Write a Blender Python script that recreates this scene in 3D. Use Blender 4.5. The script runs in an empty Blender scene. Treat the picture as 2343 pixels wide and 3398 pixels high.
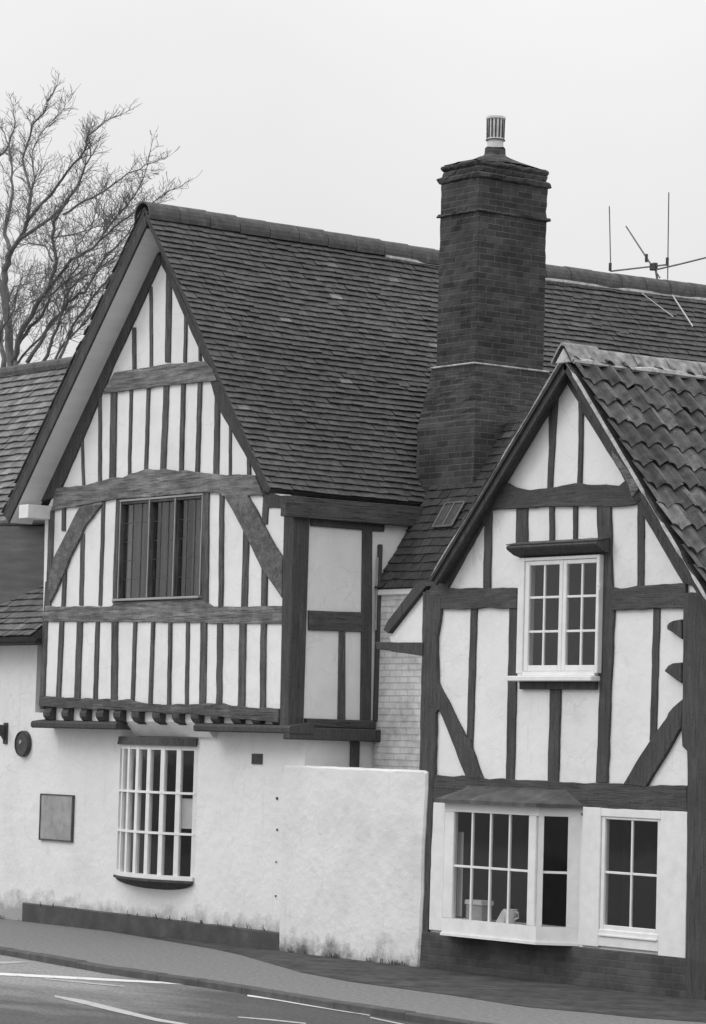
import bpy, bmesh, math, random
from mathutils import Vector, noise
random.seed(7)
sc = bpy.context.scene
COL = sc.collection

# ------------------------------------------------------------------ camera
K = .68118
F, CX, CY = 7180 / K, 2343 / 2, 3398 / 2
_a, _p, _r = math.radians(36.9), math.radians(4.25), math.radians(1.6)
FW = Vector((-math.cos(_a) * math.cos(_p), math.sin(_a) * math.cos(_p), math.sin(_p)))
RT = Vector((math.sin(_a), math.cos(_a), 0))
UP = RT.cross(FW)
RT, UP = RT * math.cos(_r) + UP * math.sin(_r), UP * math.cos(_r) - RT * math.sin(_r)
EYE = Vector((28.9904, -20.9592, 2.2827))
cam = bpy.data.cameras.new('camera'); cam.sensor_fit = 'VERTICAL'; cam.sensor_height = 36
cam.sensor_width = 36; cam.lens = F / 3398 * 36; cam.clip_start = .5; cam.clip_end = 3000
co = bpy.data.objects.new('camera', cam); COL.objects.link(co)
from mathutils import Matrix
M3 = Matrix((RT, UP, -FW)).transposed().to_4x4(); M3.translation = EYE
co.matrix_world = M3
sc.camera = co

# ------------------------------------------------------------------ light: overcast winter day
SUN = Vector((-.42, -.66, .62)).normalized()
w = bpy.data.worlds.new('World'); sc.world = w; w.use_nodes = True
nt = w.node_tree; nt.nodes.clear()
sky = nt.nodes.new('ShaderNodeTexSky'); sky.sky_type = 'NISHITA'; sky.sun_disc = False
sky.sun_elevation = math.asin(SUN.z); sky.sun_rotation = math.atan2(SUN.x, SUN.y) % (2 * math.pi)
sky.dust_density = 4
bw = nt.nodes.new('ShaderNodeRGBToBW'); mx = nt.nodes.new('ShaderNodeMix'); mx.data_type = 'FLOAT'
mx.inputs[0].default_value = .9; mx.inputs[3].default_value = 8.3
tc = nt.nodes.new('ShaderNodeTexCoord'); sx = nt.nodes.new('ShaderNodeSeparateXYZ'); nt.links.new(tc.outputs['Generated'], sx.inputs[0])
mr = nt.nodes.new('ShaderNodeMapRange'); mr.inputs[1].default_value = .12; mr.inputs[2].default_value = 1; mr.inputs[3].default_value = 8.3; mr.inputs[4].default_value = 20
cn = nt.nodes.new('ShaderNodeTexNoise'); cn.inputs['Scale'].default_value = 5; cn.inputs['Detail'].default_value = 6; nt.links.new(tc.outputs['Generated'], cn.inputs['Vector'])
cm = nt.nodes.new('ShaderNodeMapRange'); cm.inputs[1].default_value = .3; cm.inputs[2].default_value = .7; cm.inputs[3].default_value = .95; cm.inputs[4].default_value = 1.04; nt.links.new(cn.outputs[0], cm.inputs[0])
ml = nt.nodes.new('ShaderNodeMath'); ml.operation = 'MULTIPLY'; nt.links.new(sx.outputs[2], mr.inputs[0]); nt.links.new(mr.outputs[0], ml.inputs[0]); nt.links.new(cm.outputs[0], ml.inputs[1]); nt.links.new(ml.outputs[0], mx.inputs[3])
bg = nt.nodes.new('ShaderNodeBackground'); bg.inputs[1].default_value = .1
wo = nt.nodes.new('ShaderNodeOutputWorld')
nt.links.new(sky.outputs[0], bw.inputs[0]); nt.links.new(bw.outputs[0], mx.inputs[2])
nt.links.new(mx.outputs[0], bg.inputs[0]); nt.links.new(bg.outputs[0], wo.inputs[0])
sl = bpy.data.lights.new('sun', 'SUN'); sl.energy = .65; sl.angle = math.radians(22); sl.color = (1, 1, 1)
so = bpy.data.objects.new('sun', sl); COL.objects.link(so)
so.rotation_euler = SUN.to_track_quat('Z', 'Y').to_euler(); so.location = (0, -20, 30)
sc.view_settings.view_transform = 'Standard'; sc.view_settings.look = 'None'
sc.view_settings.exposure = 0; sc.view_settings.gamma = 1; sc.view_settings.use_curve_mapping = False

# ------------------------------------------------------------------ tracing: a point of the photo to a point of a known plane
CR = dict(c1=(0,200,.5013), c2=(0,1200,.5013), c3=(0,1900,.5013), c4=(0,2600,.5013), c5=(700,1500,.5013),
          c6=(1300,300,.6535), c7=(1200,1100,.7162), c8=(1300,2000,.6535), d1=(800,2400,.9668), d2=(350,2350,.28073),
          d3=(1400,2600,.59085), d4=(0,3000,.62657), d5=(1200,1600,.31328), d6=(1650,1750,.43421),
          k1=(1750,2050,.37155), k3=(0,1150,.4754), k4=(1250,1100,.4386), k5=(1400,350,.55127), k7=(0,2350,.4961), k8=(1900,1150,.6836))
def ray(k, x, y):
    b = CR[k]; u, v = b[0] + b[2] * x, b[1] + b[2] * y
    return FW + RT * ((u - CX) / F) - UP * ((v - CY) / F)
def onY(k, x, y, yy=0):
    d = ray(k, x, y); return EYE + d * ((yy - EYE.y) / d.y)
def onX(k, x, y, xx):
    d = ray(k, x, y); return EYE + d * ((xx - EYE.x) / d.x)
def onZ(k, x, y, zz):
    d = ray(k, x, y); return EYE + d * ((zz - EYE.z) / d.z)

# ------------------------------------------------------------------ materials
def nodes(m):
    m.use_nodes = True; t = m.node_tree; t.nodes.clear()
    o = t.nodes.new('ShaderNodeOutputMaterial'); b = t.nodes.new('ShaderNodeBsdfPrincipled')
    t.links.new(b.outputs[0], o.inputs[0]); return t, b
def mth(t, op, a, b=None, clamp=False):
    n = t.nodes.new('ShaderNodeMath'); n.operation = op; n.use_clamp = clamp
    for i, v in enumerate((a, b)):
        if v is None: continue
        if isinstance(v, (int, float)): n.inputs[i].default_value = v
        else: t.links.new(v, n.inputs[i])
    return n.outputs[0]
def tex_noise(t, scale, detail=4, vec=None, rough=.55):
    n = t.nodes.new('ShaderNodeTexNoise'); n.inputs['Scale'].default_value = scale
    n.inputs['Detail'].default_value = detail; n.inputs['Roughness'].default_value = rough
    if vec: t.links.new(vec, n.inputs['Vector'])
    return n.outputs[0]
def coords(t, s=(1, 1, 1)):
    g = t.nodes.new('ShaderNodeNewGeometry'); mp = t.nodes.new('ShaderNodeMapping')
    mp.inputs['Scale'].default_value = s; t.links.new(g.outputs['Position'], mp.inputs[0]); return mp.outputs[0]
def ramp(t, fac, stops):
    r = t.nodes.new('ShaderNodeValToRGB'); e = r.color_ramp.elements
    while len(e) < len(stops): e.new(.5)
    for i, (p, c) in enumerate(stops): e[i].position = p; e[i].color = (c, c, c, 1)
    t.links.new(fac, r.inputs[0]); return r.outputs[0]
def bump(t, b, h, strength, dist=.01):
    n = t.nodes.new('ShaderNodeBump'); n.inputs['Strength'].default_value = strength
    n.inputs['Distance'].default_value = dist; t.links.new(h, n.inputs['Height']); t.links.new(n.outputs[0], b.inputs['Normal'])
def mat(name, stops, scale=(3, 3, 3), nscale=2, rough=.8, bmp=.3, bscale=40, tone=False, detail=5, spec=.25, bdist=.008):
    m = bpy.data.materials.new(name); t, b = nodes(m)
    v = coords(t, scale); n = tex_noise(t, nscale, detail, v)
    c = ramp(t, n, stops)
    if tone:
        a = t.nodes.new('ShaderNodeAttribute'); a.attribute_name = 'tone'
        mm = t.nodes.new('ShaderNodeMix'); mm.data_type = 'RGBA'; mm.blend_type = 'MULTIPLY'; mm.inputs[0].default_value = 1
        t.links.new(c, mm.inputs[6]); t.links.new(a.outputs['Color'], mm.inputs[7]); c = mm.outputs[2]
    t.links.new(c, b.inputs['Base Color']); b.inputs['Roughness'].default_value = rough
    b.inputs['Specular IOR Level'].default_value = spec
    if bmp: bump(t, b, tex_noise(t, bscale, 3, coords(t, tuple(s / max(scale) for s in scale))), bmp, bdist)
    return m
def timber_mat(name, stops, axis, crack=.45, k=1.0):
    m = bpy.data.materials.new(name); t, b = nodes(m)
    def sc(a, l): return tuple(l if i == axis else a for i in range(3)) if axis is not None else (a * .5,) * 3
    n = tex_noise(t, 1.6, 6, coords(t, sc(15, 1.5)), .65); blot = tex_noise(t, 2.3, 5, coords(t), .7); fine = tex_noise(t, 1, 4, coords(t, sc(85, 3.2)), .6); pit = tex_noise(t, 38, 3, coords(t))
    c = ramp(t, mth(t, 'ADD', mth(t, 'MULTIPLY', n, .6), mth(t, 'MULTIPLY', blot, .4)), stops)
    for f, lo, hi, d in ((fine, .36, .47, crack), (pit, .33, .42, .7)):
        mm = t.nodes.new('ShaderNodeMix'); mm.data_type = 'RGBA'; mm.blend_type = 'MULTIPLY'; mm.inputs[0].default_value = 1
        t.links.new(c, mm.inputs[6]); t.links.new(ramp(t, f, [(lo, d), (hi, 1)]), mm.inputs[7]); c = mm.outputs[2]
    t.links.new(c, b.inputs['Base Color']); b.inputs['Roughness'].default_value = .88; b.inputs['Specular IOR Level'].default_value = .15
    bump(t, b, mth(t, 'ADD', fine, mth(t, 'MULTIPLY', n, .6)), .8, .008); return m
def plaster(name, base, dirt_z=None, blotch=.08, dirt=.12, zmax=.4, rough_cast=.5):
    m = bpy.data.materials.new(name); t, b = nodes(m)
    v = coords(t)
    n1 = tex_noise(t, 1.1, 6, v, .65); n2 = tex_noise(t, 9, 4, v)
    streak = tex_noise(t, 3, 4, coords(t, (4, 4, .35)))
    c = ramp(t, n1, [(.3, base * (1 - blotch)), (.55, base), (.8, base * 1.03)])
    st = ramp(t, streak, [(.62, 1), (.8, 1 - blotch * 1.6)])
    mm = t.nodes.new('ShaderNodeMix'); mm.data_type = 'RGBA'; mm.blend_type = 'MULTIPLY'; mm.inputs[0].default_value = 1
    t.links.new(c, mm.inputs[6]); t.links.new(st, mm.inputs[7]); c = mm.outputs[2]
    vo = t.nodes.new('ShaderNodeTexVoronoi'); vo.feature = 'DISTANCE_TO_EDGE'; vo.inputs['Scale'].default_value = 2.1
    wv = t.nodes.new('ShaderNodeVectorMath'); wv.operation = 'ADD'; nz = t.nodes.new('ShaderNodeTexNoise'); nz.inputs['Scale'].default_value = 4; nz.inputs['Detail'].default_value = 5
    t.links.new(v, wv.inputs[0]); t.links.new(nz.outputs['Color'], wv.inputs[1]); t.links.new(wv.outputs[0], vo.inputs['Vector'])
    ck = mth(t, 'MAXIMUM', ramp(t, vo.outputs['Distance'], [(.0, .55), (.012, 1)]), ramp(t, tex_noise(t, .9, 2, v), [(.47, 1), (.56, .0)]))
    m4 = t.nodes.new('ShaderNodeMix'); m4.data_type = 'RGBA'; m4.blend_type = 'MULTIPLY'; m4.inputs[0].default_value = .28
    t.links.new(c, m4.inputs[6]); t.links.new(ck, m4.inputs[7]); c = m4.outputs[2]
    sm = ramp(t, tex_noise(t, 1.7, 3, coords(t, (1, 1, 1.2)), .5), [(.66, 1), (.73, .86)])
    m3 = t.nodes.new('ShaderNodeMix'); m3.data_type = 'RGBA'; m3.blend_type = 'MULTIPLY'; m3.inputs[0].default_value = 1 if dirt_z is not None else .3
    t.links.new(c, m3.inputs[6]); t.links.new(sm, m3.inputs[7]); c = m3.outputs[2]
    if dirt_z is not None:      # road splash: ragged stain rising from the foot of the wall
        sp = t.nodes.new('ShaderNodeSeparateXYZ'); g = t.nodes.new('ShaderNodeNewGeometry'); t.links.new(g.outputs['Position'], sp.inputs[0])
        h = mth(t, 'DIVIDE', mth(t, 'SUBTRACT', sp.outputs[2], dirt_z), zmax)
        nn = tex_noise(t, 3.2, 7, coords(t, (1, 1, 1.1)), .72)
        f = mth(t, 'SUBTRACT', mth(t, 'MULTIPLY', nn, 2.1), mth(t, 'ADD', h, .55))
        f = mth(t, 'MULTIPLY', f, 1.6, True)
        f = mth(t, 'MULTIPLY', f, .85)
        m2 = t.nodes.new('ShaderNodeMix'); m2.data_type = 'RGBA'; m2.inputs[7].default_value = (dirt, dirt, dirt, 1)
        t.links.new(f, m2.inputs[0]); t.links.new(c, m2.inputs[6]); c = m2.outputs[2]
    t.links.new(c, b.inputs['Base Color']); b.inputs['Roughness'].default_value = .9; b.inputs['Specular IOR Level'].default_value = .1
    hh = mth(t, 'ADD', mth(t, 'MULTIPLY', tex_noise(t, 60, 3, v), .35), mth(t, 'ADD', n2, mth(t, 'MULTIPLY', tex_noise(t, 4, 2, v), 1.5)))
    bump(t, b, hh, rough_cast, .012)
    return m
def brick(name, c1, c2, mortar, plane='x', bmp=.6, w=.22, h=.072):
    m = bpy.data.materials.new(name); t, b = nodes(m)
    g = t.nodes.new('ShaderNodeNewGeometry'); sp = t.nodes.new('ShaderNodeSeparateXYZ'); t.links.new(g.outputs['Position'], sp.inputs[0])
    cb = t.nodes.new('ShaderNodeCombineXYZ')
    s = mth(t, 'ADD', sp.outputs[0], sp.outputs[1])
    t.links.new(sp.outputs[0] if plane == 'z' else s, cb.inputs[0]); t.links.new(sp.outputs[1 if plane == 'z' else 2], cb.inputs[1])
    wob = tex_noise(t, 3, 3, coords(t)); 
    br = t.nodes.new('ShaderNodeTexBrick'); t.links.new(cb.outputs[0], br.inputs['Vector'])
    for i, c in ((1, c1), (2, c2), (3, mortar)): br.inputs[i].default_value = (c, c, c, 1)
    br.inputs['Scale'].default_value = 1; br.inputs['Mortar Size'].default_value = .008
    br.inputs['Brick Width'].default_value = w; br.inputs['Row Height'].default_value = h; br.inputs['Mortar Smooth'].default_value = .4
    n = ramp(t, tex_noise(t, 2.2, 6, coords(t), .7), [(.3, .55), (.55, 1), (.75, 1.25)])
    mm = t.nodes.new('ShaderNodeMix'); mm.data_type = 'RGBA'; mm.blend_type = 'MULTIPLY'; mm.inputs[0].default_value = 1
    t.links.new(br.outputs[0], mm.inputs[6]); t.links.new(n, mm.inputs[7])
    t.links.new(mm.outputs[2], b.inputs['Base Color']); b.inputs['Roughness'].default_value = .9; b.inputs['Specular IOR Level'].default_value = .1
    hh = mth(t, 'ADD', mth(t, 'SUBTRACT', 1, br.outputs['Fac']), mth(t, 'MULTIPLY', tex_noise(t, 30, 4, coords(t)), .5))
    bump(t, b, hh, bmp, .01)
    return m
def glass():
    m = bpy.data.materials.new('window_glass'); m.use_nodes = True; t = m.node_tree; t.nodes.clear()
    o = t.nodes.new('ShaderNodeOutputMaterial'); tr = t.nodes.new('ShaderNodeBsdfTransparent'); gl = t.nodes.new('ShaderNodeBsdfGlossy')
    tr.inputs[0].default_value = (.93, .93, .93, 1); gl.inputs['Roughness'].default_value = .04; gl.inputs[0].default_value = (.9, .9, .9, 1)
    fr = t.nodes.new('ShaderNodeFresnel'); gg = t.nodes.new('ShaderNodeNewGeometry'); t.links.new(mth(t, 'ADD', mth(t, 'MULTIPLY', gg.outputs['Backfacing'], 1 / 1.42 - 1.42), 1.42), fr.inputs[0]); ms = t.nodes.new('ShaderNodeMixShader')
    n = tex_noise(t, 3, 2, coords(t)); bp = t.nodes.new('ShaderNodeBump'); bp.inputs['Strength'].default_value = .08; bp.inputs['Distance'].default_value = .01
    t.links.new(n, bp.inputs['Height']); t.links.new(bp.outputs[0], gl.inputs['Normal'])
    t.links.new(fr.outputs[0], ms.inputs[0]); t.links.new(tr.outputs[0], ms.inputs[1]); t.links.new(gl.outputs[0], ms.inputs[2])
    t.links.new(ms.outputs[0], o.inputs[0]); return m
def paint_worn(name, a, bcol, cover):
    m = bpy.data.materials.new(name); t, b = nodes(m)
    n = tex_noise(t, 1, 8, coords(t, (5, 12, 5)), .75)
    c = ramp(t, n, [(cover, bcol), (min(.99, cover + .12), a)])
    t.links.new(c, b.inputs['Base Color']); b.inputs['Roughness'].default_value = .7
    return m

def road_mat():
    m = bpy.data.materials.new('asphalt_painted_sheen'); t, b = nodes(m); v = coords(t)
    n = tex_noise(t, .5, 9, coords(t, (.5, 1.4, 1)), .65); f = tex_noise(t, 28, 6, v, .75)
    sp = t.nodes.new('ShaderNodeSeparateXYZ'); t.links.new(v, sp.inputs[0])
    g = mth(t, 'ADD', mth(t, 'MULTIPLY', sp.outputs[0], .11), mth(t, 'MULTIPLY', mth(t, 'SUBTRACT', n, .5), 1.6))   # wet sky sheen put into the colour: pale west, dark east
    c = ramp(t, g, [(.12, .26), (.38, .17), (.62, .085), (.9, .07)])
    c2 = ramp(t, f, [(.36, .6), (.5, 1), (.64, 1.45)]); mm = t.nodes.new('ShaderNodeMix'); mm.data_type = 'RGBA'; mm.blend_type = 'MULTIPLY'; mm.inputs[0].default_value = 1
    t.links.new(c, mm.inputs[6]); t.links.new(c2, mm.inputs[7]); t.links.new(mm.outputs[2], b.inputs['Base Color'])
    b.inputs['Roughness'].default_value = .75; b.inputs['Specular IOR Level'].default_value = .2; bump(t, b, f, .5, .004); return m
M = dict(
    plaster=plaster('white_limewash', .80, blotch=.13),
    wallw=plaster('white_roughcast', .78, .2, .10, .3, .35, .8),
    wallg=plaster('stained_roughcast', .76, -.02, .15, .05, .5, .8),
    wallp=plaster('cottage_roughcast', .80, -.05, .08, .35, .25, .7),
    black=timber_mat('black_timber', [(.3, .06), (.5, .082), (.7, .12)], 2, .62),
    blackh=timber_mat('black_timber_rail', [(.3, .06), (.5, .085), (.7, .13)], 0, .62),
    oaks=timber_mat('side_beam_oak', [(.3, .06), (.5, .09), (.7, .14)], 1),
    oakx=timber_mat('weathered_oak_brace', [(.3, .075), (.45, .12), (.6, .20), (.75, .30)], None, .6),
    oakd=timber_mat('dark_oak_beam', [(.3, .06), (.5, .10), (.62, .18), (.75, .28)], 0),
    oakv=timber_mat('weathered_oak_post', [(.3, .065), (.5, .105), (.7, .19)], 2),
    oakh=timber_mat('weathered_oak_beam', [(.3, .08), (.44, .14), (.56, .24), (.7, .40)], 0),
    tile=mat('clay_roof_tile', [(.3, .7), (.6, 1), (.8, 1.3)], (6, 6, 6), 2, .85, .4, 60, True),
    pant=mat('clay_pantile', [(.3, .5), (.5, .95), (.62, 1.15), (.75, 2.0)], (5, 5, 5), 2, .8, .5, 50, True),
    ridge=mat('mossy_ridge_tile', [(.3, .12), (.55, .28), (.75, .45)], (5, 5, 5), 2, .9, .6, 40),
    ridged=mat('dark_ridge_tile', [(.3, .07), (.6, .11), (.8, .17)], (5, 5, 5), 2, .9, .6, 40),
    mortar=mat('lime_mortar', [(.3, .25), (.55, .5), (.75, .62)], (6, 6, 6), 2, .9, .6, 40),
    darkbrick=brick('dark_sooty_brick', .05, .085, .12, bmp=1.0),
    basebrick=brick('tarred_brick', .075, .10, .10, bmp=.5),
    linkbrick=brick('painted_brick', .74, .78, .66, bmp=.9),
    white=mat('white_gloss_paint', [(.3, .72), (.6, .80), (.8, .84)], (4, 4, 4), 2, .45, .15, 30),
    soff=mat('grey_painted_soffit', [(.3, .74), (.6, .80), (.8, .83)], (1, 1, 6), 2, .7, .2, 30),
    cream=mat('grey_painted_board', [(.3, .30), (.6, .36), (.8, .42)], (1, 1, 6), 2, .7, .2, 30),
    tar=mat('black_tarred_plinth', [(.3, .055), (.6, .085), (.8, .13)], (2, 2, 2), 2, .6, .7, 30),
    lead=mat('lead_sheet', [(.3, .055), (.6, .10), (.8, .17)], (3, 3, 3), 2, .6, .3, 20),
    iron=mat('dark_iron', [(.3, .04), (.7, .08)], (6, 6, 6), 2, .6, .2, 30),
    alu=mat('dull_aluminium', [(.3, .10), (.7, .18)], (6, 6, 6), 2, .5, 0, 30),
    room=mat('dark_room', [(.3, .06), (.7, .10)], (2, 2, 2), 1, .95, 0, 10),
    curtain=mat('dark_curtain', [(.3, .055), (.7, .10)], (3, 3, 1), 2, .9, .2, 30),
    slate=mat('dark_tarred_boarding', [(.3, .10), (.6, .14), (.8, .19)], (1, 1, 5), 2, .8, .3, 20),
    net=mat('pale_curtain', [(.3, .5), (.7, .62)], (3, 3, 1), 2, .9, .2, 30),
    card=mat('pale_card', [(.3, .6), (.7, .7)], (3, 3, 3), 2, .8, 0, 30),
    notice=mat('grey_notice_board', [(.3, .26), (.55, .34), (.8, .40)], (4, 4, 4), 2, .6, .2, 20),
    dial=mat('plaque_face', [(.3, .05), (.65, .08), (.8, .2)], (9, 9, 9), 2, .5, .5, 30),
    pot=mat('pale_chimney_pot', [(.3, .6), (.6, .72), (.8, .8)], (6, 6, 6), 2, .7, .2, 30),
    bark=mat('grey_bark', [(.3, .12), (.6, .17), (.8, .23)], (8, 8, 2), 2, .9, .6, 20),
    pave=mat('worn_pavement', [(.34, .155), (.5, .19), (.66, .235)], (9, 9, 9), 2.2, .85, 1.0, 60, detail=14, bdist=.005),
    setts=brick('dark_brick_setts', .065, .095, .12, plane='z', bmp=.7, w=.22, h=.11),
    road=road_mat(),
    kerb=mat('granite_kerb', [(.3, .07), (.6, .10), (.8, .15)], (3, 3, 3), 2, .8, .5, 30),
    line=paint_worn('worn_white_line', .70, .2, .33),
    linef=paint_worn('faded_white_line', .42, .17, .34),
    weed=mat('wall_weed', [(.3, .05), (.7, .11)], (9, 9, 9), 2, .9, 0, 30),
    earth=mat('open_ground', [(.3, .12), (.7, .22)], (.2, .2, .2), 2, .95, 0, 30),
)
GLASS = glass()

# ------------------------------------------------------------------ object helpers
ORG = {}
def thing(name, label, cat, loc, group=None):
    o = bpy.data.objects.new(name, None); o.empty_display_size = .3; COL.objects.link(o)
    o.location = loc; o['label'] = label; o['category'] = cat
    if group: o['group'] = group
    ORG[o.name] = Vector(loc); return o
def obj(name, bm, m, parent=None, label=None, smooth=False, recalc=True):
    org = ORG[parent.name] if parent else Vector((0, 0, 0))
    if recalc: bmesh.ops.recalc_face_normals(bm, faces=bm.faces[:])
    for v in bm.verts: v.co -= org
    me = bpy.data.meshes.new(name); bm.to_mesh(me); bm.free()
    for p in me.polygons: p.use_smooth = smooth
    me.materials.append(m)
    o = bpy.data.objects.new(name, me); COL.objects.link(o)
    if parent: o.parent = parent
    ORG[o.name] = org
    if label: o['label'] = label
    return o
def tag(o, label, cat, group=None):
    o['label'] = label; o['category'] = cat
    if group: o['group'] = group
    return o
def struct(o): o['kind'] = 'structure'; return o
def solo(name, bm, m, label, cat, loc, group=None, **k):    # a thing that is one mesh, origin at its base
    loc = Vector(loc)
    for v in bm.verts: v.co -= loc
    o = obj(name, bm, m, None, **k); o.location = loc; ORG[o.name] = loc
    return tag(o, label, cat, group)
NB = bmesh.new
def box(bm, a, b, bev=0):
    x0, y0, z0 = a; x1, y1, z1 = b
    vs = [bm.verts.new((x, y, z)) for x in (x0, x1) for y in (y0, y1) for z in (z0, z1)]
    fs = [bm.faces.new([vs[i] for i in q]) for q in ((0,1,3,2),(4,6,7,5),(0,4,5,1),(2,3,7,6),(0,2,6,4),(1,5,7,3))]
    if bev:
        bmesh.ops.recalc_face_normals(bm, faces=fs)
        bmesh.ops.bevel(bm, geom=list({e for f in fs for e in f.edges}), offset=bev, segments=1, affect='EDGES')
    return bm
def tube(bm, pts, rads, n=6, cap=True):
    rings = []; up = Vector((.31, .52, .8))
    for i, p in enumerate(pts):
        d = (pts[min(i + 1, len(pts) - 1)] - pts[max(i - 1, 0)]).normalized()
        a = d.cross(up)
        if a.length < .05: a = d.cross(Vector((1, 0, 0)))
        a.normalize(); b = d.cross(a); r = rads[i] if hasattr(rads, '__len__') else rads
        rings.append([bm.verts.new(p + (a * math.cos(2 * math.pi * j / n) + b * math.sin(2 * math.pi * j / n)) * r) for j in range(n)])
    for A, B in zip(rings, rings[1:]):
        for j in range(n): bm.faces.new((A[j], A[(j + 1) % n], B[(j + 1) % n], B[j]))
    if cap and n > 2: bm.faces.new(rings[0][::-1]); bm.faces.new(rings[-1])
    return bm
def lathe(bm, c, prof, n=24):
    rings = [[bm.verts.new((c[0] + r * math.cos(2 * math.pi * j / n), c[1] + r * math.sin(2 * math.pi * j / n), z)) for j in range(n)] for r, z in prof]
    for A, B in zip(rings, rings[1:]):
        for j in range(n): bm.faces.new((A[j], A[(j + 1) % n], B[(j + 1) % n], B[j]))
    bm.faces.new(rings[0][::-1]); bm.faces.new(rings[-1]); return bm
def prism(bm, pts, d, bev=0):            # planar outline pushed along d; bev chamfers the front rim
    f = bm.faces.new([bm.verts.new(p) for p in pts])
    r = bmesh.ops.extrude_face_region(bm, geom=[f])
    vs = [g for g in r['geom'] if isinstance(g, bmesh.types.BMVert)]
    bmesh.ops.translate(bm, verts=vs, vec=d)
    if bev:
        bmesh.ops.bevel(bm, geom=list(f.edges), offset=bev, segments=1, affect='EDGES', clamp_overlap=True)
    return bm
def wobble(pts, step=.07, amp=.006, seed=0):
    out = []; n = len(pts)
    for i in range(n):
        a, b = pts[i], pts[(i + 1) % n]; L = (b - a).length; k = max(1, int(L / step))
        for j in range(k):
            p = a.lerp(b, j / k)
            q = p * 5 + Vector((seed * 3.1, seed * 1.7, 0)); q2 = p * 17 + Vector((seed, 0, seed))
            out.append(p + Vector((noise.noise(q) * 1.3 + noise.noise(q2) * .6, 0, noise.noise(q + Vector((9, 9, 9))) * 1.3 + noise.noise(q2 + Vector((5, 5, 5))) * .6)) * amp)
    return out
SEED = [0]
def timber(parent, name, m, k, px, y=0, proud=.016, depth=.1, amp=.006, label=None):
    """a timber of a wall in the plane y: outline px, standing proud of the plaster"""
    SEED[0] += 1
    pts = [onY(k[i] if isinstance(k, (list, tuple)) else k, a, b, y) for i, (a, b) in enumerate(px)]
    pts = wobble(pts, .07, amp, SEED[0])
    pr = proud + .0021 * (SEED[0] % 5)
    pts = [p + Vector((0, -pr, 0)) for p in pts]
    return obj(name, prism(NB(), pts, Vector((0, depth + pr, 0)), .005), m, parent, label)
def stud(parent, m, k, x0, y0, x1, y1, wd, y=0, name='stud', w2=None, **kw):
    w2 = w2 or wd
    return timber(parent, name, m, k, [(x0 - wd / 2, y0), (x0 + wd / 2, y0), (x1 + w2 / 2, y1), (x1 - w2 / 2, y1)], y, **kw)
def side_timber(parent, name, m, k, px, x, proud=.02, depth=.1):
    SEED[0] += 1
    pts = [onX(k, a, b, x) + Vector((proud + .002 * (SEED[0] % 4), 0, 0)) for a, b in px]
    return obj(name, prism(NB(), pts, Vector((-depth, 0, 0)), .006), m, parent)
def wall_panel(bm, outer, holes, y0, y1):    # outline in (x,z) with holes, from y0 (front) to y1 (back)
    es = []
    for loop in [outer] + holes:
        vs = [bm.verts.new((x, y0, z)) for x, z in loop]
        es += [bm.edges.new((vs[i], vs[(i + 1) % len(vs)])) for i in range(len(vs))]
    r = bmesh.ops.triangle_fill(bm, use_beauty=True, use_dissolve=False, edges=es)
    fs = [g for g in r['geom'] if isinstance(g, bmesh.types.BMFace)]
    r = bmesh.ops.extrude_face_region(bm, geom=fs)
    bmesh.ops.translate(bm, verts=[g for g in r['geom'] if isinstance(g, bmesh.types.BMVert)], vec=(0, y1 - y0, 0))
    return bm
def rect(x0, x1, z0, z1): return [(x0, z0), (x1, z0), (x1, z1), (x0, z1)]
def worn(bm, step=.0735, amp=.022):     # weathered brick edges
    for ax in range(3):
        es = [e for e in bm.edges if abs((e.verts[0].co - e.verts[1].co).normalized()[ax]) > .8 and (e.verts[0].co - e.verts[1].co).length > step * 1.5]
        if es:
            mxl = max((e.verts[0].co - e.verts[1].co).length for e in es)
            bmesh.ops.subdivide_edges(bm, edges=es, cuts=max(1, min(40, int(mxl / step) - 1)), use_grid_fill=True)
    for v in bm.verts:
        p = v.co * 21; q = Vector((v.co.x * 3, v.co.y * 3, v.co.z * 27))
        v.co += Vector((noise.noise(p) + noise.noise(q), noise.noise(p + Vector((7, 3, 1))) + noise.noise(q + Vector((3, 9, 1))), .5 * noise.noise(p + Vector((1, 8, 5))))) * amp * .6
def room(parent, x0, x1, y0, y1, z0, z1):
    bm = NB(); box(bm, (x0, y0, z0), (x1, y1, z1))
    fr = [f for f in bm.faces if all(abs(v.co.y - y0) < 1e-5 for v in f.verts)]
    bmesh.ops.delete(bm, geom=fr, context='FACES')
    return obj('room', bm, M['room'], parent)
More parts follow.
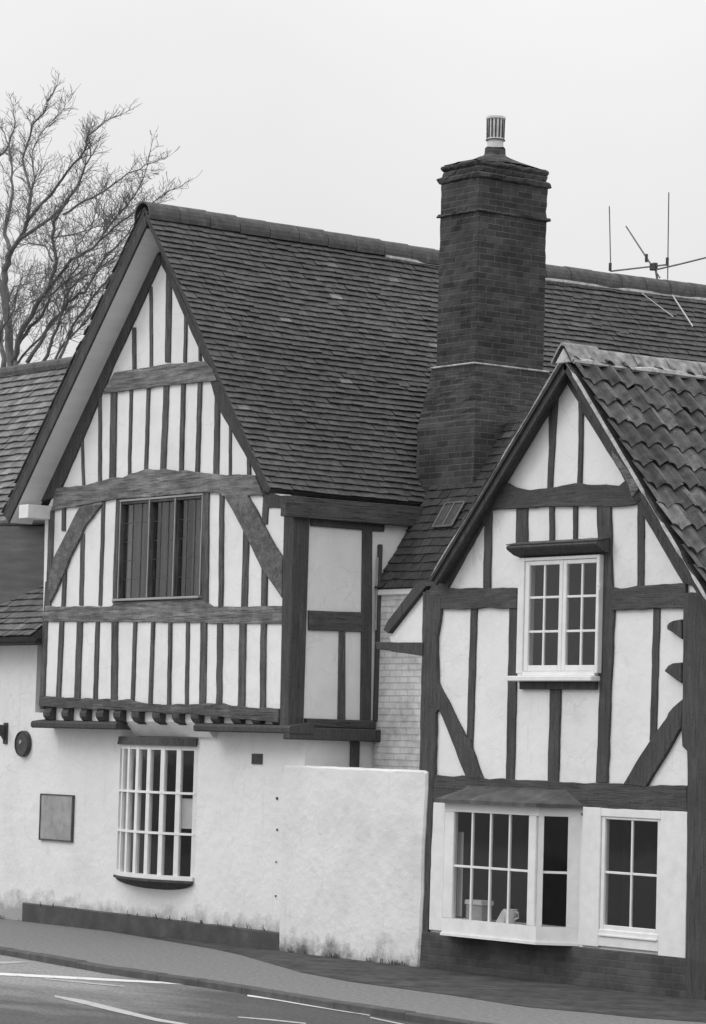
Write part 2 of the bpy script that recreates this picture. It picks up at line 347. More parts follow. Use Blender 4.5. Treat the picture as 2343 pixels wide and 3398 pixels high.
def plain_tiles(bm, O, U, V, L, H, expo=.115, wd=.165, base=.12, spread=.3, seed=1, sag=None, clip=None, lift=.02):
    """overlapping clay tiles laid course by course on the plane O + u*U + v*V"""
    rnd = random.Random(seed); N = U.cross(V).normalized()
    lay = bm.loops.layers.float_color.get('tone') or bm.loops.layers.float_color.new('tone')
    for i in range(int(H / expo) + 1):
        off = (wd / 2 if i % 2 else 0) + rnd.uniform(-.02, .02)
        crs = rnd.uniform(-.004, .004)
        for j in range(-1, int(L / wd) + 1):
            u0, u1 = j * wd + off + .003, (j + 1) * wd + off - .003
            u0, u1 = max(u0, 0), min(u1, L)
            if u1 - u0 < .02: continue
            slip = rnd.gauss(0, .004) + noise.noise(Vector((u0 * .6, i * .35, seed))) * .012
            if rnd.random() < .006: slip -= .03
            v0 = max(0, i * expo + slip + crs); v1 = min(i * expo + expo * 1.25, H)
            if v1 - v0 < .02: continue
            if clip and not clip((u0 + u1) / 2, v0): continue
            h0 = lift + rnd.gauss(0, .0035); h1 = .004; tl = rnd.gauss(0, .003); th = .013
            def P(u, v, h):
                s = sag(u, v) if sag else 0
                return O + U * u + V * v + N * (h + s)
            q = [P(u0, v0, h0 + tl), P(u1, v0, h0 - tl), P(u1, v1, h1), P(u0, v1, h1)]
            r = [P(u0, v0, h0 + tl - th), P(u1, v0, h0 - tl - th)]
            v = [bm.verts.new(p) for p in q + r]
            g = base * math.exp(rnd.gauss(0, spread))
            if rnd.random() < .0022: g *= 1.9
            g *= 1 + .22 * noise.noise(Vector((u0 * .5, v0 * .8, seed + 3)))
            fs = [bm.faces.new((v[0], v[1], v[2], v[3])), bm.faces.new((v[4], v[5], v[1], v[0])),
                  bm.faces.new((v[4], v[0], v[3])), bm.faces.new((v[5], v[2], v[1]))]
            for f in fs:
                for l in f.loops: l[lay] = (g, g, g, 1)
    return bm
def deck(bm, O, U, V, L, H, th=.07, sag=None, nu=12, nv=4, drop=.002):
    """boarding under the tiles; a thin closed slab that follows the sag"""
    N = U.cross(V).normalized(); lay = bm.loops.layers.float_color.get('tone') or bm.loops.layers.float_color.new('tone')
    gr = [[[bm.verts.new(O + U * (L * i / nu) + V * (H * j / nv) + N * ((sag(L * i / nu, H * j / nv) if sag else 0) - drop - t)) for j in range(nv + 1)] for i in range(nu + 1)] for t in (0, th)]
    fs = []
    for i in range(nu):
        for j in range(nv):
            fs.append(bm.faces.new((gr[0][i][j], gr[0][i+1][j], gr[0][i+1][j+1], gr[0][i][j+1])))
            fs.append(bm.faces.new((gr[1][i][j], gr[1][i][j+1], gr[1][i+1][j+1], gr[1][i+1][j])))
    for i in range(nu):
        for j in (0, nv): fs.append(bm.faces.new((gr[0][i][j], gr[0][i+1][j], gr[1][i+1][j], gr[1][i][j])))
    for j in range(nv):
        for i in (0, nu): fs.append(bm.faces.new((gr[0][i][j], gr[0][i][j+1], gr[1][i][j+1], gr[1][i][j])))
    for f in fs:
        for l in f.loops: l[lay] = (.07, .07, .07, 1)
    return bm
def frame_window(parent, x0, x1, z0, z1, y, cols, rows, bar=.022, fr=.05, fm=None, depth=.05, glass_part=True, name='window'):
    """sash: outer frame round the glass x0..x1, z0..z1 at the plane y, glazing bars, one pane sheet"""
    fm = fm or M['white']; bm = NB()
    box(bm, (x0 - fr, y, z0 - fr), (x0, y + depth, z1 + fr), .004); box(bm, (x1, y, z0 - fr), (x1 + fr, y + depth, z1 + fr), .004)
    box(bm, (x0 + .0005, y + .002, z1), (x1 - .0005, y + depth - .002, z1 + fr), .004); box(bm, (x0 + .0005, y + .002, z0 - fr), (x1 - .0005, y + depth - .002, z0), .004)
    f = obj(name, bm, fm, parent)
    b = NB()
    for c in cols: box(b, (c - bar / 2, y + .012, z0), (c + bar / 2, y + .036, z1), .003)
    for r in rows: box(b, (x0, y + .014, r - bar / 2), (x1, y + .034, r + bar / 2), .003)
    if cols or rows: obj('glazing_bars', b, fm, f)
    g = NB(); box(g, (x0 - .004, y + .023, z0 - .004), (x1 + .004, y + .026, z1 + .004))
    obj('pane', g, GLASS, f)
    return f

# ------------------------------------------------------------------ ground, pavement, road
kerb_pts = [onZ('d4', x_, y_, 0) for x_, y_ in ((20, 240), (160, 264), (400, 306), (590, 339), (830, 374), (1050, 402), (1280, 438), (1596, 491), (1770, 521), (2140, 577))]
_d = (kerb_pts[0] - kerb_pts[1]).normalized(); _e = (kerb_pts[-1] - kerb_pts[-2]).normalized()
kerb_pts = [Vector((-60, kerb_pts[0].y + .6, 0)), kerb_pts[0] + _d * 4] + kerb_pts + [kerb_pts[-1] + _e * 3, kerb_pts[-1] + _e * 40]
bm = NB(); box(bm, (-400, -400, -.6), (400, 400, -.12)); struct(obj('ground', bm, M['earth']))
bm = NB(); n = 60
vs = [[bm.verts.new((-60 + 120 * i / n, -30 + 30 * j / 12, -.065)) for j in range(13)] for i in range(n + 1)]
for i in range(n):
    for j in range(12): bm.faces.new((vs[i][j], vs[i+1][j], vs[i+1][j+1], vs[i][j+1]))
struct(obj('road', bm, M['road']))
bm = NB()
top = [p.copy() for p in kerb_pts]; inner = [Vector((p.x, 1.6, 0)) for p in kerb_pts]
for i in range(len(top) - 1):
    a, b = top[i], top[i + 1]; o = Vector((.02, .12, .0))
    q = [bm.verts.new(v) for v in (a + o, b + o, inner[i + 1], inner[i])]; bm.faces.new(q)
struct(obj('pavement', bm, M['pave']))
bm = NB()
for i in range(len(kerb_pts) - 1):
    a, b = kerb_pts[i], kerb_pts[i + 1]; L = (b - a).length; k = max(1, int(L / .92)); d = (b - a) / k; t = d.normalized(); nn = Vector((-t.y, t.x, 0))
    for j in range(k):
        if i in (0, len(kerb_pts) - 2) and j > 14: continue
        p, q = a + d * j + t * .004, a + d * (j + 1) - t * .004; h = random.uniform(-.004, .006) + .006
        prism(bm, [p + Vector((0, 0, h)), q + Vector((0, 0, h)), q + nn * .14 + Vector((0, 0, h)), p + nn * .14 + Vector((0, 0, h))], Vector((0, 0, -.15)), .012)
struct(obj('kerb', bm, M['kerb']))
fr_ = [Vector((-3.5, -.05, .004)), Vector((12, -.05, .004))] + [onZ('d4', (u_ - 0) / .62657, (v_ - 3000) / .62657, .004) for u_, v_ in ((2500, 3402), (2343, 3392), (2119, 3376), (1953, 3359), (1743, 3340), (1500, 3302), (1394, 3288), (1158, 3256), (1000, 3226), (900, 3197), (800, 3168), (700, 3146))]
fr_[1].x = fr_[2].x + .2
bm = NB(); f_ = bm.faces.new([bm.verts.new(p) for p in wobble(fr_, .3, .0)]); struct(obj('forecourt_paving', bm, M['setts']))
def marking(pxs, th, m, k='d4', z=-.061, nm='road_marking'):
    bm = NB(); ups = []
    for (x, y), t in zip(pxs, th):
        ups.append((bm.verts.new(onZ(k, x, y - t / 2, z)), bm.verts.new(onZ(k, x, y + t / 2, z))))
    for A, B in zip(ups, ups[1:]): bm.faces.new((A[0], B[0], B[1], A[1]))
    struct(obj(nm, bm, m))
marking([(-250, 352), (0, 370), (400, 391), (830, 414), (1050, 425), (1130, 440), (1280, 466)], [14, 14, 13, 10, 10, 8, 6], M['line'])
marking([(1310, 484), (1450, 500), (1596, 524), (1800, 560), (1960, 588)], [8, 14, 17, 12, 6], M['line'])
marking([(150, 279), (300, 305), (400, 325), (590, 358)], [8, 12, 12, 6], M['linef'])
marking([(-200, 318), (0, 311), (140, 306)], [10, 12, 6], M['linef'])
marking([(240, 395), (450, 416), (655, 436)], [5, 7, 5], M['linef'])
marking([(290, 488), (450, 520), (620, 562), (830, 612), (1000, 640)], [10, 22, 22, 16, 10], M['linef'])
marking([(1260, 598), (1430, 612), (1620, 632)], [5, 7, 6], M['linef'])
marking([(1960, 600), (2150, 640), (2300, 672)], [6, 7, 5], M['linef'])

# ------------------------------------------------------------------ the tall timber framed house
H = thing('timber_house', 'tall white and dark timber framed gabled house with jettied upper floor and steep tiled roof', 'house', (-2.4, 5, 0))
GY = -.25                                  # face of the jettied gable
XS = .33                                   # face of the side wall
bow_c, bow_a, bow_s = -2.64, .82, .21
bm = wall_panel(NB(), rect(-5.5, XS - .02, 0, 2.62), [rect(-3.40, -1.88, .72, 2.3)], 0, .08)
obj('ground_floor_wall', bm, M['wallw'], H)
bm = NB(); box(bm, (XS - .27, .08, 0), (XS - .02, 10.5, 2.62)); obj('side_wall', bm, M['wallw'], H)
gable = [(-4.93, 2.70), (XS, 2.70), (XS, 4.98), (-2.33, 8.30), (-5.0, 5.1)]
gw = (-3.27, -1.47, 3.98, 5.16)
bm = wall_panel(NB(), gable, [rect(*gw)], GY, GY + .2); obj('gable_wall', bm, M['plaster'], H)
bm = NB(); box(bm, (XS - .2, GY + .2, 2.6), (XS, 10.5, 4.98)); obj('side_wall', bm, M['plaster'], H)
bm = NB(); box(bm, (-4.93, GY + .2, 2.6), (-4.75, 10.5, 5.2)); obj('side_wall', bm, M['plaster'], H)
bm = wall_panel(NB(), [(-4.93, 0), (XS, 0), (XS, 4.98), (-2.42, 8.3), (-4.93, 5.1)], [], 10.5, 10.7); obj('rear_wall', bm, M['plaster'], H)
bm = NB(); box(bm, (-4.9, GY + .005, 2.685), (XS - .01, .25, 2.72)); obj('jetty_floor', bm, M['oakh'], H)
# plinth
P0 = [Vector((-5.56, -.045, .235)), Vector((-3, -.05, .225)), Vector((.0, -.05, .205)), Vector((0, -.05, -.02)), Vector((-5.56, -.045, -.02))]
obj('plinth', prism(NB(), wobble(P0, .15, .006, 3), Vector((0, .06, 0)), .012), M['tar'], H)
# --- jetty: bressumer, joists, pentice boards
timber(H, 'bressumer', M['oakd'], ['c3'] * 9 + ['c5'] * 6 + ['c3'] * 3,
       [(283,815),(400,825),(500,830),(700,840),(880,842),(950,862),(1060,872),(1180,870),(1330,872),
        (0,1670),(90,1668),(250,1690),(466,1700),(470,1705),(470,1795), (1300,938),(700,908),(278,885)], GY, .05, .16, .012)
for i in range(13):
    x = -4.73 + .405 * i + random.uniform(-.03, .03); wj = random.uniform(.075, .09); zt = 2.70
    prof = [(0.02, zt), (-.255, zt), (-.30, 2.62), (-.295, 2.575), (-.26, 2.53), (-.18, 2.495), (.02, 2.48)]
    obj('joist', prism(NB(), [Vector((x - wj, y, z)) for y, z in prof], Vector((2 * wj, 0, 0)), .012), M['black'], H)
for xa, xb in ((-5.03, -3.08), (-1.43, .46)):
    bm = NB(); prof = [(-.31, 2.425), (-.33, 2.44), (-.335, 2.485), (-.315, 2.51), (-.0, 2.555), (-.0, 2.43)]
    prism(bm, [Vector((xa, y, z)) for y, z in prof], Vector((xb - xa, 0, 0)))
    obj('pentice_board', bm, M['black'], H)
bm = NB(); box(bm, (XS - .01, -.325, 2.36), (XS + .12, 1.06, 2.50), .012); obj('pentice_board', bm, M['black'], H)
bm = NB(); box(bm, (XS - .05, -.02, 2.501), (XS + .045, .93, 2.60), .01); obj('side_sill_beam', bm, M['oaks'], H)
bm = NB(); box(bm, (XS - .02, .62, 0), (XS + .02, .74, 2.359), .008); obj('post', bm, M['black'], H)
bm = NB(); box(bm, (-4.86, -.205, 2.50), (-3.081, .003, 2.684)); obj('joist_infill', bm, M['plaster'], H)
bm = NB(); box(bm, (-1.429, -.205, 2.50), (XS - .03, .003, 2.684)); obj('joist_infill', bm, M['plaster'], H)
prof = [(-.2052, 2.683), (-.2052, 2.53), (-.05, 2.36), (.002, 2.36), (.002, 2.683)]
bm = NB(); prism(bm, [Vector((-3.08, y_, z_)) for y_, z_ in prof], Vector((1.65, 0, 0))); obj('plaster_cove', bm, M['plaster'], H)
# --- lower row of studs
Ov, Oh = M['oakv'], M['oakh']
for a in ((305,325,284,905,30), (415,322,393,830,27), (535,328,517,840,34), (650,328,635,845,27), (765,325,760,850,42), (900,328,883,850,22),
          (1020,328,1000,875,22), (1133,330,1125,880,20), (1250,330,1240,875,23), (1355,326,1345,880,42), (1462,326,1455,880,35)):
    stud(H, Ov, 'c3', *a, y=GY)
stud(H, Ov, 'c5', 217, 1130, 207, 1690, 42, y=GY); stud(H, Ov, 'c5', 355, 1130, 348, 1700, 34, y=GY)
# --- middle rail, first floor studs and braces
timber(H, 'rail', Oh, ['c3'] * 5 + ['c5'] * 3 + ['c5'] * 3 + ['c3'] * 3, [(305,222),(500,226),(745,224),(770,196),(1335,172),(20,1020),(240,1022),(480,1018),(480,1136),(240,1138),(20,1134),(1340,333),(740,326),(300,325)], GY, .024, .1, .007)
stud(H, Ov, 'c2', 348, 985, 322, 1700, 34, y=GY, name='corner_post')
stud(H, Ov, 'c3', 322, 60, 306, 330, 30, y=GY, name='corner_post')
for k, a in (('c2', (430,962,426,1120,22)), ('c3', (437,-60,425,228,22)), ('c2', (552,1140,541,1615,26)), ('c2', (690,925,668,1615,20)), ('c2', (788,900,764,1600,26)),
             ('c2', (1370,860,1362,1610,40)), ('c2', (1475,870,1468,1630,26)), ('c5', (240,480,225,1025,40)), ('c5', (370,285,362,480,36)), ('c5', (362,745,358,1025,38))):
    stud(H, Ov, k, *a, y=GY)
timber(H, 'brace', M['oakx'], ['c2'] * 5 + ['c3'] + ['c2'] * 3, [(690,945),(575,1090),(545,1160),(480,1285),(430,1420),(345,195),(335,1450),(362,1312),(545,958)], GY, .03, .1, .008)
timber(H, 'brace', M['oakx'], 'c5', [(100,285),(255,285),(330,420),(400,560),(490,706),(482,965),(345,760),(215,490)], GY, .03, .1, .008)
# corner post at the return
a0, b0 = onY('c5', 475, 1135, GY), onY('c5', 468, 1700, GY)
obj('corner_post', prism(NB(), [Vector((XS + .03, GY - .03, 2.44)), Vector((XS + .035, GY - .03, 4.95)), Vector((a0.x - .01, GY - .03, 4.95)), Vector((b0.x, GY - .03, 2.44))], Vector((0, .21, 0)), .014), M['black'], H)
timber(H, 'post_head', M['black'], 'c5', [(330,255),(390,262),(560,330),(520,450),(497,400),(470,372),(385,368)], GY, .02, .1, .006)
# --- gable: tie beam, collar, studs, rafters
timber(H, 'tie_beam', Oh, ['c2'] * 17 + ['c5'] * 2 + ['c5'] * 2 + ['c2'] * 6, [(385,842),(415,833),(550,823),(700,785),(760,770),(830,770),(880,745),(940,726),(1000,710),(1060,718),(1100,714),(1160,722),(1240,722),(1320,733),(1420,742),(1480,752),(1560,752),
       (200,150),(305,152),(362,290),(95,294), (1470,875),(1340,868),(820,908),(765,912),(540,955),(352,990)], GY, .034, .12, .009)
for a in ((548,490,558,835,15), (667,240,667,800,18), (760,190,750,785,38), (873,180,860,765,19), (988,170,970,735,21), (1108,150,1085,715,34), (1220,145,1205,730,25), (1330,135,1313,738,24), (1445,130,1435,755,36), (1528,350,1527,758,15)):
    stud(H, Ov, 'c2', *a, y=GY)
stud(H, Ov, 'c5', 255, 40, 257, 160, 22, y=GY)
timber(H, 'collar_beam', Oh, 'c2', [(775,72),(900,52),(1000,40),(1110,18),(1250,10),(1380,-4),(1425,60),(1450,128),(1330,140),(1200,152),(1110,160),(1000,175),(880,190),(690,216)], GY, .032, .12, .008)
for a in ((893,1770,895,2055,21), (1003,1500,1005,2030,19), (1125,1370,1115,2000,36), (1235,1690,1230,2000,19), (1330,1870,1330,1990,16)):
    stud(H, Ov, 'c1', *a, y=GY)
timber(H, 'rafter', M['black'], ['c1'] * 4 + ['c2'] * 5 + ['c1'], [(1070,1300),(1070,1345),(920,1680),(778,1985),(650,292),(545,540),(415,835),(370,900),(270,930),(1000,1200)], GY, .02, .08, .006)
timber(H, 'rafter', M['black'], ['c1'] * 4 + ['c5'] * 5 + ['c1'] * 2, [(1070,1345),(1100,1400),(1225,1690),(1365,2000),(50,-300),(270,85),(305,152),(365,290),(430,290),(1420,1950),(1075,1250)], GY, .02, .08, .006)
# --- gable window: dark frame, three lights
y = GY - .012
bm = NB()
for x in (-3.255, -2.62, -2.07, -1.505): box(bm, (x - .032, y, 4.0), (x + .032, y + .1, 5.13), .006)
box(bm, (-3.29, y + .002, 5.131), (-1.47, y + .098, 5.2), .006); box(bm, (-3.29, y + .002, 3.955), (-1.47, y + .098, 3.999), .006)
wn = obj('gable_window', bm, M['oakv'], H)
bm = NB(); box(bm, (-3.3, y - .05, 3.965), (-1.45, y - .001, 3.992), .004); obj('sill', bm, M['cream'], wn)
bm = NB(); box(bm, (-3.25, y - .014, 5.165), (-1.47, y - .001, 5.188), .002)
for x in (-3.235, -2.6, -2.05, -1.485): box(bm, (x - .008, y - .012, 4.0), (x + .008, y - .001, 5.16), .002)
obj('glazing_trim', bm, M['cream'], wn)
for a, b in ((-3.223, -2.652), (-2.588, -2.102), (-2.038, -1.537)):
    bm = NB(); box(bm, (a, y + .05, 4.0), (b, y + .053, 5.13)); obj('pane', bm, GLASS, wn)
    bm = NB()
    for i in (1, 2): xx = a + (b - a) * i / 3; box(bm, (xx - .0045, y + .045, 4.0), (xx + .0045, y + .0495, 5.13))
    for i in range(1, 5): zz = 4.0 + 1.13 * i / 5; box(bm, (a, y + .0455, zz - .003), (b, y + .0492, zz + .003))
    obj('leading', bm, M['lead'], wn)
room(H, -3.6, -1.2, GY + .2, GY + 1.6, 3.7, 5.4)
def curtain(bm, x0, x1, y, z0, z1, amp=.02, folds=7, n=60):
    A = []
    for i in range(n + 1):
        f = i / n; x = x0 + (x1 - x0) * f; o = math.sin(f * folds * 6.283 + math.sin(f * 9) * .8) * amp
        A.append((bm.verts.new((x, y + o, z0)), bm.verts.new((x, y + o * .6, z1))))
    for p, q in zip(A, A[1:]): bm.faces.new((p[0], q[0], q[1], p[1]))
    return bm
for i, (x0, x1, f) in enumerate(((-3.2, -2.72, 5), (-2.58, -2.32, 4), (-2.24, -2.0, 4), (-1.9, -1.5, 5))):
    bm = curtain(NB(), x0, x1, GY + .14, 3.9, 5.2, .02, f)
    solo('curtain', bm, M['curtain'], ['dark folded curtain drawn in the leftmost light of the upper gable window', 'narrow dark curtain left of centre behind the middle light of the upper gable window', 'narrow dark curtain at the right mullion of the upper gable window', 'dark folded curtain hanging in the rightmost light of the upper gable window'][i], 'curtain', (x0, GY + .14, 3.9), 'curtains in the upper gable window', smooth=True)
# --- return side wall timbers (plane x = XS)
side_timber(H, 'side_rail', M['oaks'], 'c5', [(640,1048),(820,1056),(992,1060),(996,1192),(840,1186),(640,1180)], XS)
side_timber(H, 'side_stud', M['oakv'], 'c5', [(845,1188),(886,1190),(886,1780),(836,1780)], XS)
side_timber(H, 'side_post', M['black'], 'c5', [(1000,430),(1060,430),(1058,1100),(1050,1790),(985,1790)], XS, .03)
bm = NB(); box(bm, (XS - .1, -.04, 4.75), (XS + .03, 1.0, 4.95), .01); obj('side_wall_plate', bm, M['black'], H)
bm = NB(); box(bm, (XS + .001, .915, 2.6), (XS + .06, .955, 4.6), .006); obj('corner_batten', bm, M['black'], H)
bm = NB(); box(bm, (XS + .035, .885, 3.62), (XS + .05, .905, 4.45), .002); obj('flashing_strip', bm, M['cream'], H)
# --- roof
RX, RZ, VY = -2.42, 8.62, -.62
EX, EZ, LX, LZ = .34, 5.125, -5.45, 5.10
RL = 12.0
def sagf(u, v): return -.05 * math.sin(min(1, u / 9) * math.pi) + .034 * noise.noise(Vector((u * .45, v * .5, 2)))
Vr = Vector((RX - EX, 0, RZ - EZ)); Hr = Vr.length; Vr.normalize()
Vl = Vector((RX - LX, 0, RZ - LZ)); Hl = Vl.length; Vl.normalize()
bm = NB(); plain_tiles(bm, Vector((EX, VY, EZ)), Vector((0, 1, 0)), Vr, RL, Hr - .05, expo=.092, base=.105, spread=.09, seed=4, sag=sagf, lift=.032)
deck(bm, Vector((EX, VY + .02, EZ)), Vector((0, 1, 0)), Vr, RL - .04, Hr, .05, sagf, 24, 8)
roof = obj('roof', bm, M['tile'], H, recalc=False)
bm = NB(); plain_tiles(bm, Vector((LX, VY + RL, LZ)), Vector((0, -1, 0)), Vl, RL, Hl - .05, base=.13, seed=5)
deck(bm, Vector((LX, VY + RL - .02, LZ)), Vector((0, -1, 0)), Vl, RL - .04, Hl, .05)
obj('roof', bm, M['tile'], H, recalc=False)
bm = NB()
i = 0; yy = VY - .01
while yy < VY + RL:
    l = .44; s = sagf(yy - VY, Hr) + random.uniform(-.006, .006); A = []
    for q, e in ((0, 0), (l - .008, .008)):
        A.append([bm.verts.new((RX + .17 * math.cos(t) * (1 if q == 0 else .985), yy + q, RZ - .105 + s + .17 * 1.0 * math.sin(t) + e * .3)) for t in [math.pi * j / 10 for j in range(-1, 12)]])
        A.append([bm.verts.new((RX + .150 * math.cos(t), yy + q, RZ - .105 + s + .150 * math.sin(t))) for t in [math.pi * j / 10 for j in range(-1, 12)]])
    for j in range(12): bm.faces.new((A[0][j], A[0][j+1], A[2][j+1], A[2][j])); bm.faces.new((A[0][j], A[1][j], A[1][j+1], A[0][j+1]))
    bm.faces.new((A[0][0], A[2][0], A[3][0], A[1][0])); bm.faces.new((A[0][12], A[1][12], A[3][12], A[2][12]))
    yy += l
obj('ridge_tiles', bm, M['ridged'], roof)
bm = NB(); P_, R_3 = [], []
for i in range(121):
    yy = 2.9 + 8.3 * i / 120; g_ = noise.noise(Vector((yy * 2.2, 1.5, 7.7)))
    P_.append(Vector((RX + .162, yy, RZ - .17 + sagf(yy - VY, Hr) + .008 * g_))); R_3.append(max(.003, .028 * min(1, max(0, g_ * 2.5 + (.35 if yy < 4.5 else .9)))))
tube(bm, P_, R_3, 6)
obj('ridge_mortar', bm, M['mortar'], roof)
# verge: barge boards and soffit on both slopes
for nm, EXX, EZZ, V_, Hh, sgn in (('l', LX, LZ, Vl, Hl, 1), ('r', EX, EZ, Vr, Hr, -1)):
    N = Vector((-V_.z * 1, 0, V_.x)) if sgn == 1 else Vector((V_.z, 0, -V_.x))
    O = Vector((EXX, 0, EZZ)); T = O + V_ * (Hh - .02)
    d = .19 if sgn == 1 else .068
    q = [O - N * .054, T - N * .054, T - N * d - V_ * (.12 if sgn == 1 else .06), O - N * d]
    obj('barge_board', prism(NB(), [Vector((p.x, VY + .02, p.z)) for p in q], Vector((0, .028, 0)), .005), M['black'], H)
    q = [O - N * (d - .001), T - N * (d - .001) - V_ * .16, T - N * (d - .03) - V_ * .16, O - N * (d - .03)]
    obj('soffit', prism(NB(), [Vector((p.x, VY + .049, p.z)) for p in q], Vector((0, GY - VY - .051, 0))), M['soff'] if sgn == 1 else M['black'], H)
e = onY('c2', 245, 990, -.4)
bm = NB(); box(bm, (e.x - .12, VY + .03, e.z - .10), (e.x + .1, GY - .003, e.z + .07), .006); obj('verge_end_block', bm, M['white'], H)
bm = NB(); box(bm, (XS + .001, GY - .2, 4.83), (XS + .10, 1.75, 5.06), .004); obj('eaves_board', bm, M['oaks'], H)
# --- bow window
R_ = (bow_a ** 2 + bow_s ** 2) / (2 * bow_s); TH = math.asin(bow_a / R_)
def bow(t, k=1.0, off=0): # t in [-1,1]; k scales the bulge
    th = t * TH; return Vector((bow_c + (R_ + off) * math.sin(th), -((R_ + off) * math.cos(th) - (R_ - bow_s)) * k, 0))
def bow_band(bm, z0, z1, o0, o1, n=28, k0=1, k1=1):
    A = []
    for i in range(n + 1):
        t = -1 + 2 * i / n
        A.append([bm.verts.new(bow(t, k, o) + Vector((0, 0, z))) for z, o, k in ((z0, o0[0], k0), (z0, o0[1], k0), (z1, o1[1], k1), (z1, o1[0], k1))])
    for p, q in zip(A, A[1:]):
        for j in range(4): bm.faces.new((p[j], q[j], q[(j + 1) % 4], p[(j + 1) % 4]))
    bm.faces.new(A[0]); bm.faces.new(A[-1][::-1]); return bm
bm = NB()
for i in range(8):
    t = -1 + 2 * i / 7; p = bow(t); th = t * TH; n = Vector((math.sin(th), -math.cos(th), 0)); s = Vector((math.cos(th), math.sin(th), 0)); wd = .032 if 0 < i < 7 else .036
    prism(bm, [p - s * wd + n * .012 + Vector((0, 0, .72)), p + s * wd + n * .012 + Vector((0, 0, .72)), p + s * wd - n * .04 + Vector((0, 0, .72)), p - s * wd - n * .04 + Vector((0, 0, .72))], Vector((0, 0, 1.55)))
bw_ = obj('bow_window', bm, M['white'], H)
bm = NB()
for z in (1.70, 1.225): bow_band(bm, z - .014, z + .014, (-.03, .02), (-.03, .02))
bow_band(bm, .685, .735, (-.06, .03), (-.06, .03)); bow_band(bm, 2.2, 2.25, (-.05, .008), (-.05, .008)); obj('glazing_bars', bm, M['white'], bw_)
bm = bow_band(NB(), .735, 2.2, (-.018, -.015), (-.018, -.015)); obj('pane', bm, GLASS, bw_)
bm = bow_band(NB(), 2.25, 2.345, (-.06, .05), (-.06, .035)); obj('head', bm, M['black'], bw_)
bm = bow_band(NB(), .655, .684, (-.1, .045), (-.1, .045)); obj('apron', bm, M['black'], bw_)
bm = NB(); rows = []
for f_ in range(11):
    u_ = f_ / 10; rows.append([bm.verts.new(bow(-1 + i / 12, 1) * 1.0 + Vector((0, 0, 0)) if False else Vector((bow_c + (bow(-1 + i / 12).x - bow_c) * math.sqrt(max(0, 1 - (u_ * .97) ** 2)), bow(-1 + i / 12, 1, .02).y * (1 - u_ ** 1.6) - .004, .654 - .10 * u_))) for i in range(25)])
for A, Bq in zip(rows, rows[1:]):
    for i in range(24): bm.faces.new((A[i], A[i + 1], Bq[i + 1], Bq[i]))
obj('apron_curve', bm, M['black'], bw_)
bm = NB(); A = [bow(-1 + i / 10, 1, -.07) for i in range(21)]
bm.faces.new([bm.verts.new(p + Vector((0, 0, 2.30))) for p in A]); obj('inner_head', bm, M['room'], bw_)
bm = NB(); bm.faces.new([bm.verts.new(p + Vector((0, 0, .70))) for p in A]); obj('inner_board', bm, M['room'], bw_)
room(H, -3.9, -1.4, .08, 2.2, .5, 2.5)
p = bow(.93, 1, -.03); q = bow(.76, 1, -.03)
bm = NB(); prism(bm, [Vector((q.x, q.y, 1.29)), Vector((p.x, p.y, 1.29)), Vector((p.x, p.y, 1.64)), Vector((q.x, q.y, 1.64))], Vector((-.006, .01, 0)))
solo('window_notice', bm, M['card'], 'pale card notice propped inside the right end of the bow window', 'notice', (q.x, q.y, 1.29))
bm = NB(); box(bm, (-.70, -.018, 2.07), (-.50, .01, 2.19), .004); ab = obj('air_brick', bm, M['lead'], H)
bm = NB()
for i in range(4):
    for j in range(2): box(bm, (-.685 + i * .046, -.0205, 2.083 + j * .052), (-.655 + i * .046, -.0185, 2.125 + j * .052))
obj('air_slots', bm, M['iron'], ab)
for x, z, r in ((-.19, 1.70, .02), (-.17, 1.35, .014), (-.17, .99, .01), (-.16, .61, .012)):
    bm = NB(); tube(bm, [Vector((x, .02, z)), Vector((x, -.012, z - .004)), Vector((x + .004, -.014, z - .02))], [r * .5, r * .8, r * .4], 6); obj('wall_pin', bm, M['iron'], H)

# --- chimney on the side of the tall house
bm = NB()
box(bm, (.20, 1.81, 6.70), (.90, 2.84, 8.90))
worn(bm); ch = obj('chimney', bm, M['darkbrick'], H)
bm = NB(); box(bm, (.06, 1.66, 3.4), (1.12, 3.5, 6.0))
vs0 = [bm.verts.new(p) for p in ((.06, 1.66, 6.0), (1.12, 1.66, 6.0), (1.12, 3.5, 6.0), (.06, 3.5, 6.0))]
vs1 = [bm.verts.new(p) for p in ((.16, 1.775, 6.7), (.94, 1.775, 6.7), (.94, 2.88, 6.7), (.16, 2.88, 6.7))]
for i in range(4): bm.faces.new((vs0[i], vs0[(i+1)%4], vs1[(i+1)%4], vs1[i]))
bm.faces.new(vs1)
worn(bm, .12); obj('chimney_base', bm, M['darkbrick'], ch)
bm = NB(); box(bm, (.145, 1.755, 6.701), (.955, 2.895, 6.722), .006); obj('flashing', bm, M['mortar'], ch)
bm = NB(); box(bm, (.175, 1.785, 8.475), (.925, 2.865, 8.515), .008)
box(bm, (.165, 1.775, 8.87), (.935, 2.875, 8.94), .014); box(bm, (.20, 1.81, 8.941), (.90, 2.84, 9.02), .012); box(bm, (.185, 1.795, 9.021), (.915, 2.855, 9.085), .02)
worn(bm, .05, .035); obj('chimney_cap', bm, M['darkbrick'], ch)
bm = NB(); rings = []
